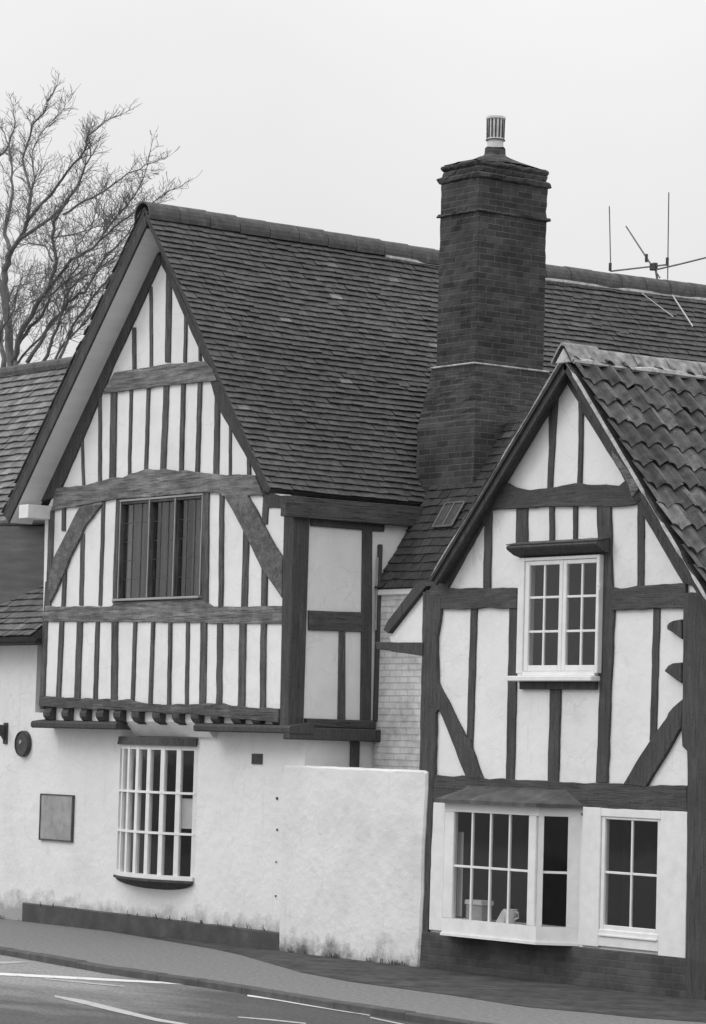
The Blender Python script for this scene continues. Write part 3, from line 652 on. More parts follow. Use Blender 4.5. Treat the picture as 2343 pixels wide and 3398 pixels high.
for f, z in ((0, 9.08), (.4, 9.15), (.75, 9.20), (.86, 9.24), (.92, 9.32)):
    ring = []
    for j in range(32):
        t = 2 * math.pi * (j + .5) / 32; c, s = math.cos(t), math.sin(t); m_ = max(abs(c), abs(s))
        sq = Vector((.55 + .36 * c / m_, 2.325 + .525 * s / m_, 0)); ci = Vector((.55 + .12 * c, 2.325 + .12 * s, 0))
        g = min(1, f * 1.15); p = sq.lerp(ci, g); p.z = z + .04 * noise.noise(Vector((p.x * 9, p.y * 9, z * 5))); ring.append(bm.verts.new(p))
    rings.append(ring)
for A, B in zip(rings, rings[1:]):
    for j in range(32): bm.faces.new((A[j], A[(j+1)%32], B[(j+1)%32], B[j]))
bm.faces.new(rings[-1]); obj('flaunching', bm, M['darkbrick'], ch)
bm = lathe(NB(), (.55, 2.325), [(.095, 9.22), (.095, 9.40), (.108, 9.405), (.108, 9.425), (.094, 9.43), (.1, 9.66), (.115, 9.665), (.115, 9.69), (.085, 9.69), (.08, 9.55)], 28)
obj('chimney_pot', bm, M['pot'], ch)
bm = NB()
for j in range(14):
    t = 2 * math.pi * (j + .5) / 14; c = Vector((.55 + .099 * math.cos(t), 2.325 + .099 * math.sin(t), 0)); tube(bm, [c + Vector((0, 0, 9.44)), c + Vector((.003 * math.cos(t), .003 * math.sin(t), 9.655))], .0105, 5)
obj('pot_slots', bm, M['iron'], ch)
bm = NB(); tube(bm, [Vector((.55 + .109 * math.cos(2*math.pi*j/24), 2.325 + .109 * math.sin(2*math.pi*j/24), 9.415)) for j in range(25)], .008, 5); obj('pot_band', bm, M['iron'], ch)

# ------------------------------------------------------------------ recessed link between the houses
LK = thing('brick_link', 'recessed painted brick link with steep dark tiled roof between the two gabled houses', 'building', (1.4, 1.0, 0))
bm = NB(); box(bm, (XS + .002, .95, 0), (2.6, 1.2, 4.12)); obj('wall', bm, M['linkbrick'], LK)
bm = NB(); box(bm, (XS + .05, .90, 4.02), (2.5, .949, 4.085), .006); obj('fascia', bm, M['white'], LK)
sl_ = Vector((0, 1, 1.55)).normalized()
bm = NB(); plain_tiles(bm, Vector((XS + .02, .885, 4.09)), Vector((1, 0, 0)), sl_, 2.75, 2.35, base=.05, seed=9, spread=.12)
deck(bm, Vector((XS + .02, .895, 4.09)), Vector((1, 0, 0)), sl_, 2.75, 2.35, .05); rf = obj('roof', bm, M['tile'], LK, recalc=False)
N_ = Vector((0, -1.55, 1)).normalized()
def rl(x, z, h): yv = .885 + (z - 4.09) / 1.55; return Vector((x, yv, z)) + N_ * h
c0, c1 = (.86, 1.2), (4.78, 5.06)
bm = NB()
for a, b in (((c0[0], c1[0]), (c0[1], c1[0])), ((c0[0], c1[1]), (c0[1], c1[1])), ((c0[0], c1[0]), (c0[0], c1[1])), ((c0[1], c1[0]), (c0[1], c1[1])), (((c0[0]+c0[1])/2, c1[0]), ((c0[0]+c0[1])/2, c1[1]))):
    tube(bm, [rl(*a, .045), rl(*b, .045)], .012, 6)
rw = obj('rooflight', bm, M['alu'], LK)
bm = NB(); bm.faces.new([bm.verts.new(rl(x, z, .04)) for x, z in ((c0[0], c1[0]), (c0[1], c1[0]), (c0[1], c1[1]), (c0[0], c1[1]))]); obj('pane', bm, M['black'], rw)

# ------------------------------------------------------------------ low wall in front of the link
x0, x1, zt = 0.0, 2.585, 2.075
out = [Vector((x0, -.07, -.02)), Vector((x1 - .05, -.07, -.02)), Vector((x1 - .03, -.07, .5)), Vector((x1 - .02, -.07, 1.2)), Vector((x1, -.07, 1.85)), Vector((x1, -.07, zt - .03)), Vector((x1 - .04, -.07, zt - .01)), Vector((1.2, -.07, zt - .005)), Vector((x0, -.07, zt))]
bm = prism(NB(), wobble(out, .12, .009, 8), Vector((0, .36, 0)), .02)
gwall = solo('garden_wall', bm, M['wallg'], 'low white roughcast wall stained dark at its foot in front of the recessed link', 'wall', (0, 0, 0))

# ------------------------------------------------------------------ the smaller gabled house on the right
Cg = thing('timber_cottage', 'smaller black and white timber framed cottage with pantiled gable roof and white ground floor bay', 'house', (4.7, 3, 0))
B_, Bh = M['black'], M['blackh']
AX, AZ = 4.80, 6.30                       # roof apex
roofz = lambda x: AZ - (1.150 * (x - AX) if x > AX else 1.05 * (AX - x))
lp = [(2.62, 1.68), (6.62, 1.68), (6.62, roofz(6.62) - .1), (AX - .12, 6.1), (2.62, roofz(2.62) - .12)]
uw = (4.16, 5.27, 3.12, 4.24)
bm = wall_panel(NB(), lp, [rect(4.13, 5.22, 3.12, 4.22)], 0, .06); obj('gable_wall', bm, M['plaster'], Cg)
bm = NB(); box(bm, (2.62, .06, 1.68), (2.82, 7, roofz(2.62) - .13)); obj('side_wall', bm, M['plaster'], Cg); bm = NB(); box(bm, (6.42, .06, 1.68), (6.62, 7, roofz(6.62) - .13)); obj('side_wall', bm, M['plaster'], Cg)
bm = wall_panel(NB(), [(2.62, 0), (6.62, 0), (6.62, roofz(6.62) - .1), (AX, 6.1), (2.62, roofz(2.62) - .12)], [], 7.0, 7.2); obj('rear_wall', bm, M['plaster'], Cg)
bm = NB(); box(bm, (2.64, .061, .0), (2.70, 7, 1.68)); obj('side_wall', bm, M['wallp'], Cg)
bm = NB(); box(bm, (6.56, .061, .0), (6.60, 7, 1.68)); obj('side_wall', bm, M['wallp'], Cg)
q = [onY('d5', *p, .0) for p in ((690,1140),(672,1735),(318,1735),(300,1640),(340,1590))]
obj('eaves_panel', prism(NB(), q, Vector((0, .1, 0))), M['plaster'], Cg)
bm = wall_panel(NB(), rect(2.64, 6.60, .38, 1.70), [rect(2.95, 4.95, .5, 1.66), rect(5.36, 6.17, .58, 1.69)], -.0, .06); obj('ground_floor_wall', bm, M['wallp'], Cg)
bm = NB(); box(bm, (2.44, -.05, -.15), (7.0, .2, .379), .01)
obj('brick_base', bm, M['basebrick'], Cg)
bm = NB(); prism(bm, wobble([Vector((2.5, -.051, .378)), Vector((2.5, -.3, .2)), Vector((2.5, -.5, -.05)), Vector((2.5, -.0, -.05))], 5, 0), Vector((4.5, 0, 0))); bm.free()
# posts, beams
timber(Cg, 'corner_post', B_, ['c8'] * 9 + ['d1'] * 6, [(172,-60),(262,-30),(265,20),(243,180),(242,330),(246,420),(236,560),(234,700),(229,880), (668,270),(655,560),(650,715),(630,905),(600,905),(618,280)], 0, .03, .12, .009)
timber(Cg, 'sill_beam', Bh, ['c8'] * 7 + ['k1'] * 8 + ['d1'] * 1, [(220,878),(390,882),(500,895),(590,892),(720,902),(850,908),(1000,915), (730,1472),(880,1482),(1085,1502),(1200,1492),(1300,1500),(1450,1502),(1445,1735),(480,1692), (655,268)], 0, .032, .12, .009)
stud(Cg, B_, 'c8', 423, 22, 399, 740, 33); stud(Cg, B_, 'c8', 624, 22, 606, 900, 42); stud(Cg, B_, 'c8', 838, 405, 825, 910, 54)
timber(Cg, 'window_post', B_, ['c7'] * 4 + ['c8'] * 6 + ['c7'] * 2, [(1094,800),(1160,798),(1168,1100),(1176,1240), (1138,40),(1118,480),(1103,915),(1046,912),(1064,420),(1050,0), (1105,1200),(1104,1000)], 0, .02, .1, .009)
stud(Cg, B_, 'c8', 1350, 20, 1331, 700, 34)
timber(Cg, 'brace', B_, 'c8', [(243,250),(245,400),(385,682),(412,695),(418,745),(432,782),(472,890),(390,890),(285,620),(250,545),(230,570)], 0, .034, .1, .008)
timber(Cg, 'brace', B_, 'k1', [(1410,720),(1320,805),(1280,850),(1265,890),(1165,1030),(1100,1130),(1040,1220),(880,1490),(1080,1510),(1395,985)], 0, .034, .1, .008)
timber(Cg, 'rail', Bh, ['c7'] * 10, [(330,1205),(405,1192),(560,1188),(730,1190),(730,1288),(640,1284),(600,1276),(540,1288),(380,1285),(300,1260)], 0, .03, .1, .009)
timber(Cg, 'rail', Bh, ['c7'] * 8, [(1165,1182),(1205,1192),(1290,1178),(1512,1168),(1520,1284),(1400,1282),(1290,1290),(1172,1292)], 0, .03, .1, .009)
timber(Cg, 'tie_beam', Bh, ['c7'] * 18, [(600,760),(680,700),(720,722),(790,735),(870,724),(940,714),(1000,706),(1070,708),(1140,708),(1205,718),(1235,690),(1310,780),(1285,800),(1190,812),(1090,813),(900,812),(720,822),(600,830)], 0, .036, .1, .009)
stud(Cg, B_, 'c7', 748, 805, 746, 1000, 54); stud(Cg, B_, 'c7', 886, 805, 886, 990, 23); stud(Cg, B_, 'c7', 995, 805, 993, 980, 18)
stud(Cg, B_, 'c7', 593, 840, 585, 1200, 32); stud(Cg, B_, 'c7', 1297, 795, 1297, 1185, 31)
timber(Cg, 'stud', B_, 'c7', [(870,370),(914,300),(900,520),(888,725),(864,730),(872,540)], 0); timber(Cg, 'stud', B_, 'c7', [(1010,315),(1033,365),(1028,540),(1025,712),(1003,714),(1010,500)], 0)
timber(Cg, 'rafter', B_, 'c7', [(940,150),(955,236),(908,312),(872,372),(780,530),(680,690),(640,770),(577,885),(405,1194),(310,1215),(480,960),(640,705),(800,440),(900,240)], 0, .022, .1, .007)
timber(Cg, 'rafter', B_, 'c7', [(958,150),(1030,270),(1160,460),(1300,670),(1440,900),(1590,1130),(1590,1190),(1500,1172),(1400,1000),(1310,845),(1225,690),(1205,650),(1130,530),(1035,375),(1012,326),(955,236)], 0, .022, .1, .007)
timber(Cg, 'spliced_board', M['oakh'], 'k8', [(195,500),(250,570),(330,680),(320,700),(292,735),(275,670),(235,600),(195,540)], -.175, .02, .02, .006, 'pale bare board patch on the right rafter')
timber(Cg, 'eaves_rafter', B_, 'd5', [(600,1095),(700,1050),(735,1100),(690,1145),(500,1375),(330,1590),(320,1602),(270,1565),(310,1480)], 0, .05, .12, .004)
timber(Cg, 'eaves_rail', B_, 'd5', [(180,1690),(420,1700),(690,1695),(680,1845),(480,1815),(355,1795),(320,1772),(250,1780),(200,1775)], 0, .05, .12, .006)
# dark corner post on the right with carved brackets
pl = [onY('k1', *p, -.02) for p in ((1403,-220),(1402,200),(1398,700),(1390,990),(1396,1150),(1440,1190),(1442,1500),(1430,2700),(1420,3560))]
pr_ = [Vector((7.1, -.02, p.z)) for p in (pl[-1], pl[0])]
obj('corner_post', prism(NB(), wobble([p + Vector((0, -.03, 0)) for p in pl + pr_], .1, .006, 5), Vector((0, .3, 0)), .015), B_, Cg)
for px in ([(1410,15),(1335,28),(1300,48),(1282,72),(1284,105),(1330,130),(1370,160),(1412,192)], [(1410,400),(1335,408),(1295,432),(1266,470),(1268,484),(1320,520),(1370,556),(1412,585)]):
    timber(Cg, 'carved_bracket', B_, 'k1', px, 0, .05, .06, .003)
# upper window
y = -.085
bm = NB()
box(bm, (4.03, y, 3.09), (4.13, .0, 4.27), .006); box(bm, (5.24, y, 3.09), (5.285, .0, 4.27), .006); box(bm, (4.131, y + .002, 4.235), (5.239, .0, 4.27), .006); box(bm, (4.131, y + .002, 3.065), (5.239, .0, 3.11), .004)
cw = obj('casement_window', bm, M['white'], Cg)
for a, b, c, ra in ((4.20, 4.665, 4.425, 0), (4.775, 5.225, 5.0, .003)):
    bm = NB(); f0 = .05; yy = y + .012 + ra
    xo0, xo1 = (4.133, 4.719) if a < 4.5 else (4.721, 5.238)
    box(bm, (xo0, yy, 3.112), (a, yy + .045, 4.233), .005); box(bm, (b, yy, 3.112), (xo1, yy + .045, 4.233), .005)
    box(bm, (a + .0005, yy + .002, 4.19), (b - .0005, yy + .043, 4.233), .004); box(bm, (a + .0005, yy + .002, 3.112), (b - .0005, yy + .043, 3.172), .004)
    box(bm, (c - .013, yy + .01, 3.173), (c + .013, yy + .034, 4.189), .003)
    for z in (3.862, 3.515): box(bm, (a + .001, yy + .012, z - .012), (b - .001, yy + .032, z + .012), .003)
    s_ = obj('sash', bm, M['white'], cw); bm = NB(); box(bm, (a - .004, yy + .02, 3.168), (b + .004, yy + .023, 4.194)); obj('pane', bm, GLASS, cw)
bm = NB(); box(bm, (3.97, -.15, 3.01), (5.27, .0, 3.063), .008); obj('sill', bm, M['white'], cw)
bm = NB(); box(bm, (4.05, -.05, 2.93), (5.22, -.0, 3.008), .006); obj('sill_shadow_strip', bm, B_, cw)  # shadow under the sill built as a black strip
bm = NB(); prof = [(0, 4.43), (-.19, 4.395), (-.205, 4.37), (-.19, 4.35), (-.1, 4.30), (0, 4.275)]
prism(bm, [Vector((3.97, y_, z_)) for y_, z_ in prof], Vector((1.40, 0, 0)), .004); hd = obj('window_hood', bm, B_, Cg)
bm = NB(); prism(bm, [Vector((3.965, y_, z_)) for y_, z_ in ((.0, 4.445), (-.2, 4.408), (-.2, 4.398), (0, 4.434))], Vector((1.41, 0, 0))); obj('flashing', bm, M['lead'], hd)
bm = NB(); tube(bm, [Vector((5.285, -.09, 3.95)), Vector((5.34, -.12, 3.97)), Vector((5.33, -.12, 3.91))], .012, 6); obj('window_stay', bm, M['white'], cw)
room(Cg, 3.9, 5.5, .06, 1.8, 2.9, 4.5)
# ground floor bay
BP, bx0, bx1 = -.30, 3.20, 4.70
def bay_wall(bm, z0, z1, off):
    pts = [(2.90 - off, -.0), (bx0 - off * .41, BP - off), (bx1 + off * .41, BP - off), (5.0 + off, -.0)]
    return pts
bm = NB()
def solid(bm, pts, z0, z1, bev=.004): return prism(bm, [Vector((x, y_, z0)) for x, y_ in pts], Vector((0, 0, z1 - z0)))
solid(bm, [(2.90, 0), (3.2, BP), (4.70, BP), (5.0, 0), (4.9, 0), (4.64, BP + .06), (3.26, BP + .06), (3.0, 0)], .41, .565)
solid(bm, [(2.90, 0), (3.2, BP), (4.70, BP), (5.0, 0), (4.9, 0), (4.64, BP + .06), (3.26, BP + .06), (3.0, 0)], 1.66, 1.745)
for xa, xb in ((3.202, 3.355), (4.545, 4.66)): box(bm, (xa, BP + .002, .566), (xb, BP + .06, 1.659), .005)
def cant(f, o): return (4.70 + .3 * f + o * .707, BP + .3 * f - o * .707)
for fa, fb in ((.0, .13), (.70, 1.0)):
    a, b = cant(fa, 0), cant(fb, 0); c, d = cant(fb, -.05), cant(fa, -.05); solid(bm, [a, b, c, d], .566, 1.659)
def cantl(f, o): return (3.2 - .3 * f - o * .707, BP + .3 * f - o * .707)
for fa, fb in ((.0, .13), (.70, 1.0)):
    a, b = cantl(fa, 0), cantl(fb, 0); c, d = cantl(fb, -.05), cantl(fa, -.05); solid(bm, [a, b, c, d], .566, 1.659)
bay = obj('bay_window', bm, M['white'], Cg)
bm = NB()
for x in (3.64, 3.935, 4.235): box(bm, (x - .013, BP + .012, .566), (x + .013, BP + .04, 1.659), .003)
box(bm, (3.356, BP + .014, 1.092), (4.544, BP + .038, 1.116), .003)
a, b = cant(.13, -.012), cant(.7, -.012); c, d = cant(.7, -.036), cant(.13, -.036); solid(bm, [a, b, c, d], 1.092, 1.116)
obj('glazing_bars', bm, M['white'], bay)
bm = NB(); box(bm, (3.352, BP + .026, .562), (4.548, BP + .029, 1.662)); obj('pane', bm, GLASS, bay)
for fn in (cant, cantl):
    bm = NB(); a, b = fn(.12, -.022), fn(.71, -.022); c, d = fn(.71, -.025), fn(.12, -.025); solid(bm, [a, b, c, d], .562, 1.662); obj('pane', bm, GLASS, bay)
bm = NB(); solid(bm, [(2.885, -.002), (3.192, BP - .016), (4.708, BP - .016), (5.015, -.002)], .385, .409); obj('sill', bm, M['white'], bay)
bm = NB(); solid(bm, [(3.0, .0), (3.26, BP + .07), (4.64, BP + .07), (4.9, .0), (4.9, .19), (3.0, .19)], .50, .55); obj('window_board', bm, M['white'], bay)
bm = NB()                                 # hipped lead hood over the bay
e_ = [(2.82, -.0), (3.14, BP - .09), (4.76, BP - .09), (5.08, -.0)]
lo = [bm.verts.new((x, y_, 1.746)) for x, y_ in e_]; lm = [bm.verts.new((x, y_, 1.785)) for x, y_ in e_]; hi = [bm.verts.new((x, y_, z_)) for x, y_, z_ in ((3.1, -.002, 1.93), (3.34, -.06, 1.925), (4.56, -.06, 1.925), (4.82, -.002, 1.93))]
for A, Bb in ((lo, lm), (lm, hi)):
    for i in range(3): bm.faces.new((A[i], A[i+1], Bb[i+1], Bb[i]))
bm.faces.new(lo); bm.faces.new(hi[::-1]); obj('bay_hood', bm, M['lead'], bay)
# flat window
bm = NB()
box(bm, (5.06, -.035, .40), (5.33, -.001, 1.765), .005); box(bm, (6.20, -.035, .36), (6.585, -.001, 1.765), .005)
box(bm, (5.331, -.033, 1.68), (6.199, -.001, 1.763), .005); box(bm, (5.331, -.033, .41), (6.199, -.001, .575), .005); 
obj('window_surround', bm, M['white'], Cg)
bm = NB(); box(bm, (2.645, -.03, .40), (2.90, -.001, 1.74), .006); obj('window_surround', bm, M['white'], Cg)
frame_window(Cg, 5.385, 6.145, .62, 1.655, -.02, [5.765], [1.135], .024, .05)
bm = NB(); box(bm, (5.34, -.052, .51), (6.19, -.036, .53), .004); obj('sill', bm, M['white'], Cg)
bm = NB(); box(bm, (2.71, .06, .3), (6.55, 2.6, 2.0)); fr = [f for f in bm.faces if all(abs(v.co.y - .06) < 1e-5 for v in f.verts)]
bmesh.ops.delete(bm, geom=fr, context='FACES'); obj('room', bm, M['room'], Cg)
# things on the window board
bm = curtain(NB(), 3.27, 3.36, BP + .13, .58, 1.45, .012, 3, 30)
solo('net_curtain', bm, M['net'], 'narrow pale curtain gathered at the left edge of the white ground floor bay window', 'curtain', (3.27, BP + .13, .58), smooth=True)
t = thing('storage_box', 'pale lidded box standing on the window board of the ground floor bay', 'box', (3.55, -.1, .551))
bm = NB(); box(bm, (3.42, -.17, .551), (3.68, -.02, .71), .01); obj('box_body', bm, M['cream'], t)
bm = NB(); box(bm, (3.41, -.18, .711), (3.69, -.01, .76), .008); obj('lid', bm, M['card'], t)
bm = lathe(NB(), (4.12, -.15), [(.045, .551), (.05, .56), (.065, .64), (.075, .70), (.07, .70), (.058, .63), (.045, .565)], 20)
tube(bm, [Vector((4.185, -.15, .68)), Vector((4.24, -.15, .675)), Vector((4.245, -.15, .62)), Vector((4.18, -.15, .60))], .009, 6)
solo('white_cup', bm, M['pot'], 'white cup with handle standing near the right end of the bay window board', 'cup', (4.12, -.15, .551), smooth=True)
bm = prism(NB(), [Vector((3.86, -.13, .552)), Vector((4.0, -.13, .552)), Vector((3.985, -.115, .70)), Vector((3.94, -.11, .68))], Vector((.0, .012, .0)))
solo('leaning_card', bm, M['card'], 'pale torn card leaning beside the cup on the bay window board', 'card', (3.93, -.13, .552))
# pantile roof
def pantiles(bm, O, U, V, L, H, wd=.225, expo=.285, base=.105, seed=2):
    rnd = random.Random(seed); N = U.cross(V).normalized(); lay = bm.loops.layers.float_color.get('tone') or bm.loops.layers.float_color.new('tone')
    n = 10
    for i in range(int(H / expo) + 1):
        for j in range(int(L / wd) + 1):
            u0 = j * wd + rnd.uniform(-.004, .004); v0 = i * expo + rnd.gauss(0, .013) - (.03 if rnd.random() < .05 else 0); g = base * math.exp(rnd.gauss(0, .25)); h0 = rnd.gauss(.042, .007); v1 = min(v0 + expo + .06, H)
            if v1 - v0 < .08: continue
            rows = []
            for v, hh in ((v0, h0), (v0 + .5 * (v1 - v0), h0 * .55 + .004), (v1, .006)):
                r = []
                for q in range(n + 1):
                    f = q / n; pr = .034 * math.sin(f * 2 * math.pi + .6) + (.012 if f > .85 else 0)
                    r.append(O + U * (u0 + f * (wd + .012)) + V * (v + (.02 * math.cos(f * 2 * math.pi + .6) if v == v0 else 0)) + N * (hh + pr + .03))
                rows.append(r)
            low = [p - N * .02 + V * .004 for p in rows[0]]
            R = [[bm.verts.new(p) for p in r] for r in [low] + rows]
            for A, Bq in zip(R, R[1:]):
                for q in range(n):
                    f = bm.faces.new((A[q], A[q+1], Bq[q+1], Bq[q]))
                    for l in f.loops: l[lay] = (g, g, g, 1)
    return bm
DY = -.2; CL = 7.6
exr, ezr = 7.15, roofz(7.15); exl, ezl = 2.70, roofz(2.70)
Vr2 = Vector((AX - exr, 0, AZ - ezr)); Hr2 = Vr2.length; Vr2.normalize(); Vl2 = Vector((AX - exl, 0, AZ - ezl)); Hl2 = Vl2.length; Vl2.normalize()
bm = NB(); pantiles(bm, Vector((exr, DY, ezr)), Vector((0, 1, 0)), Vr2, CL, Hr2 - .06); deck(bm, Vector((exr, DY + .01, ezr)), Vector((0, 1, 0)), Vr2, CL - .02, Hr2, .05)
cr = obj('roof', bm, M['pant'], Cg, recalc=False)
bm = NB(); plain_tiles(bm, Vector((exl, DY + CL, ezl)), Vector((0, -1, 0)), Vl2, CL, Hl2 - .03, base=.12, seed=12); deck(bm, Vector((exl, DY + CL, ezl)), Vector((0, -1, 0)), Vl2, CL, Hl2, .05)
obj('roof', bm, M['tile'], Cg, recalc=False)
bm = NB()
yy = DY - .02; first = True
while yy < DY + CL:
    l = .46; s = random.uniform(-.012, .012); A = []
    for q in (0, l - .015):
        for d0 in (0, .03):
            prof = [(-.17, -.16), (-.09, -.055), (-.045, .0), (-.015, .022), (.015, .022), (.045, .0), (.09, -.055), (.17, -.16)]
            k_ = 1.0 - (.05 if q else 0)
            A.append([bm.verts.new((AX + x_ * k_ * (1 - d0 * 2), yy + q, AZ + .075 + s + (.03 if first else 0) + z_ * k_ - d0)) for x_, z_ in prof])
    for j in range(7): bm.faces.new((A[0][j], A[0][j+1], A[2][j+1], A[2][j])); bm.faces.new((A[0][j], A[1][j], A[1][j+1], A[0][j+1])); bm.faces.new((A[2][j], A[2][j+1], A[3][j+1], A[3][j]))
    bm.faces.new((A[0][0], A[2][0], A[3][0], A[1][0])); bm.faces.new((A[0][7], A[1][7], A[3][7], A[2][7])); yy += l; first = False
obj('ridge_tiles', bm, M['ridge'], cr)
bm = prism(NB(), [Vector((AX + x_, DY - .012, AZ + z_)) for x_, z_ in ((-.12, -.09), (0, .06), (.12, -.09))], Vector((0, .05, 0)), .008); obj('ridge_end_mortar', bm, M['mortar'], cr)
bm = NB(); P_, R_3 = [], []
for i in range(141):
    yy = DY + CL * i / 140; g_ = noise.noise(Vector((yy * 4, 5.5, 2.7)))
    P_.append(Vector((AX + .165, yy, AZ - .085 + .012 * g_))); R_3.append(max(.004, .036 * min(1, max(0, g_ * 1.6 + .8))))
tube(bm, P_, R_3, 6)
obj('ridge_mortar', bm, M['mortar'], cr)
for V_, Hh, ex, ez, sgn in ((Vr2, Hr2, exr, ezr, -1), (Vl2, Hl2, exl, ezl, 1)):
    N = Vector((-V_.z, 0, V_.x)) if sgn == 1 else Vector((V_.z, 0, -V_.x)); O = Vector((ex, 0, ez)); T = O + V_ * (Hh - .03)
    q = [O - N * .052, T - N * .052, T - N * .12 - V_ * .06, O - N * .11]
    obj('barge_board', prism(NB(), [Vector((p.x, DY + .03, p.z)) for p in q], Vector((0, .035, 0)), .005), B_, Cg)
    q = [O - N * .054, T - N * .054 - V_ * .1, T - N * .075 - V_ * .1, O - N * .075]
    obj('soffit', prism(NB(), [Vector((p.x, DY + .066, p.z)) for p in q], Vector((0, -DY - .068, 0))), B_, Cg)
    bm = NB(); n_ = 70; P_, R_2 = [], []      # mortar bedding along the verge, thick and thin
    for i in range(n_ + 1):
        sx = .05 + (Hh - .15) * i / n_; g_ = noise.noise(Vector((sx * (2.6 if sgn < 0 else 1.6), sgn, 4.4)))
        p = O + V_ * sx + N * (-.02 + .01 * g_); p.y = DY - .002; P_.append(p); R_2.append(max(.002, (.020 if sgn < 0 else .009) * min(1, max(0, g_ * 3 + (.75 if sgn < 0 else .5)))))
    tube(bm, P_, R_2, 6)
    obj('verge_mortar', bm, M['mortar'], cr)

# ------------------------------------------------------------------ dark brick building at the right edge
bm = NB()
rb = thing('brick_house', 'dark brick house wall adjoining the cottage at the right edge', 'house', (9, 3, 0))
box(bm, (7.12, -.02, -.15), (11, 6, 3.8)); obj('wall', bm, M['basebrick'], rb)
Vq = Vector((0, 1, .9)).normalized(); bm = NB(); plain_tiles(bm, Vector((7.2, -.15, 3.78)), Vector((1, 0, 0)), Vq, 3.9, 3.9, base=.12, seed=31); deck(bm, Vector((7.2, -.15, 3.78)), Vector((1, 0, 0)), Vq, 3.9, 3.9); obj('roof', bm, M['tile'], rb, recalc=False)

# ------------------------------------------------------------------ neighbouring house on the left
NH = thing('white_house', 'white rendered house with two tiers of tiled roof left of the tall timbered gable', 'house', (-9, 2, 0))
bm = NB(); box(bm, (-16, .012, -.02), (-5.502, .25, 3.75)); obj('ground_floor_wall', bm, M['wallw'], NH)
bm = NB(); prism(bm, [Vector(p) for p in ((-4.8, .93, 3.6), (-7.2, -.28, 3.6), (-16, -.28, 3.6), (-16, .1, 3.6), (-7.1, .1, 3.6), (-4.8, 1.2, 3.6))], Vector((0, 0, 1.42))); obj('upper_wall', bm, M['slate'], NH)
bm = NB(); box(bm, (-16, 1.1, 0), (-15.8, 4.2, 5.1)); obj('side_wall', bm, M['wallw'], NH)
bm = NB(); box(bm, (-16, 4.2, 0), (-5.0, 4.4, 5.1)); obj('rear_wall', bm, M['wallw'], NH)
Vp = Vector((0, 1.3, 1.15)).normalized()
bm = NB(); plain_tiles(bm, Vector((-16, -.42, 3.55)), Vector((1, 0, 0)), Vp, 11.05, 1.73, expo=.125, base=.15, spread=.16, seed=21, lift=.034); deck(bm, Vector((-16, -.41, 3.55)), Vector((1, 0, 0)), Vp, 11.05, 1.73); obj('pent_roof', bm, M['tile'], NH, recalc=False)
Vu = Vector((0, 1.95, 2.42)).normalized(); Hu = Vector((0, 1.95, 2.42)).length
bm = NB(); plain_tiles(bm, Vector((-16, .22, 5.08)), Vector((1, 0, 0)), Vu, 11.6, Hu - .03, expo=.13, base=.19, spread=.18, seed=22, lift=.036); deck(bm, Vector((-16, .23, 5.08)), Vector((1, 0, 0)), Vu, 11.6, Hu); obj('roof', bm, M['tile'], NH, recalc=False)
Vb = Vector((0, -1.95, 2.42)).normalized(); bm = NB(); plain_tiles(bm, Vector((-4.4, 4.12, 5.08)), Vector((-1, 0, 0)), Vb, 11.6, Hu - .03, base=.15, seed=23); deck(bm, Vector((-4.4, 4.11, 5.08)), Vector((-1, 0, 0)), Vb, 11.6, Hu); obj('roof', bm, M['tile'], NH, recalc=False)
bm = NB(); tube(bm, [Vector((-16, 2.17, 7.48)), Vector((-4.4, 2.17, 7.48))], .11, 12); obj('ridge_tiles', bm, M['ridged'], NH)
bm = NB(); tube(bm, [Vector((-16, .17, 5.07)), Vector((-5.3, .17, 5.07))], .05, 10); obj('gutter', bm, M['lead'], NH)
bm = NB(); box(bm, (-16, -.33, 3.47), (-5.0, .01, 3.535)); obj('soffit', bm, M['black'], NH)

# ------------------------------------------------------------------ things on the walls
pc = onY('k7', 153, 238, -.02)
t = thing('wall_plaque', 'round dark wall plaque with pale centre boss on the white wall', 'plaque', (pc.x, 0, pc.z))
def disc(bm, c, y0, y1, r, n=40, b=.006):
    prism(bm, [Vector((c.x + r * math.cos(2*math.pi*j/n), y0, c.z + r * math.sin(2*math.pi*j/n))) for j in range(n)], Vector((0, y1 - y0, 0)), b); return bm
obj('plaque_disc', disc(NB(), pc, -.04, .012, .165), M['dial'], t)
bm = NB(); tube(bm, [Vector((pc.x + .15 * math.cos(2*math.pi*j/36), -.042, pc.z + .15 * math.sin(2*math.pi*j/36))) for j in range(37)], .012, 6); obj('plaque_rim', bm, M['iron'], t)
obj('boss', disc(NB(), pc + Vector((-.02, 0, .02)), -.055, -.04, .028, 16), M['cream'], t)
t = thing('notice_board', 'plain grey rectangular board fixed low on the white wall beside the bow window', 'board', (-4.86, 0, 1.04))
bm = NB(); box(bm, (-5.22, -.026, 1.045), (-4.49, -.001, 1.595), .004); obj('board_panel', bm, M['notice'], t)
bm = NB()
for a, b in (((-5.24, 1.03), (-4.47, 1.044)), ((-5.24, 1.596), (-4.47, 1.608)), ((-4.489, 1.0445), (-4.47, 1.5955)), ((-5.24, 1.0445), (-5.221, 1.5955))): box(bm, (a[0], -.034, a[1]), (b[0], -.0, b[1]))
obj('board_frame', bm, M['lead'], t)
bk = onY('c3', -6, 1050, -.1)
t = thing('wall_bracket', 'dark iron bracket jutting from the white wall left of the round plaque', 'bracket', (bk.x, 0, bk.z))
bm = NB(); prism(bm, [Vector((bk.x + .02, a, b)) for a, b in ((0, bk.z + .08), (-.2, bk.z + .09), (-.21, bk.z + .05), (-.14, bk.z + .0), (-.05, bk.z - .07), (0, bk.z - .14))], Vector((-.05, 0, 0)), .006); obj('bracket_arm', bm, M['iron'], t)
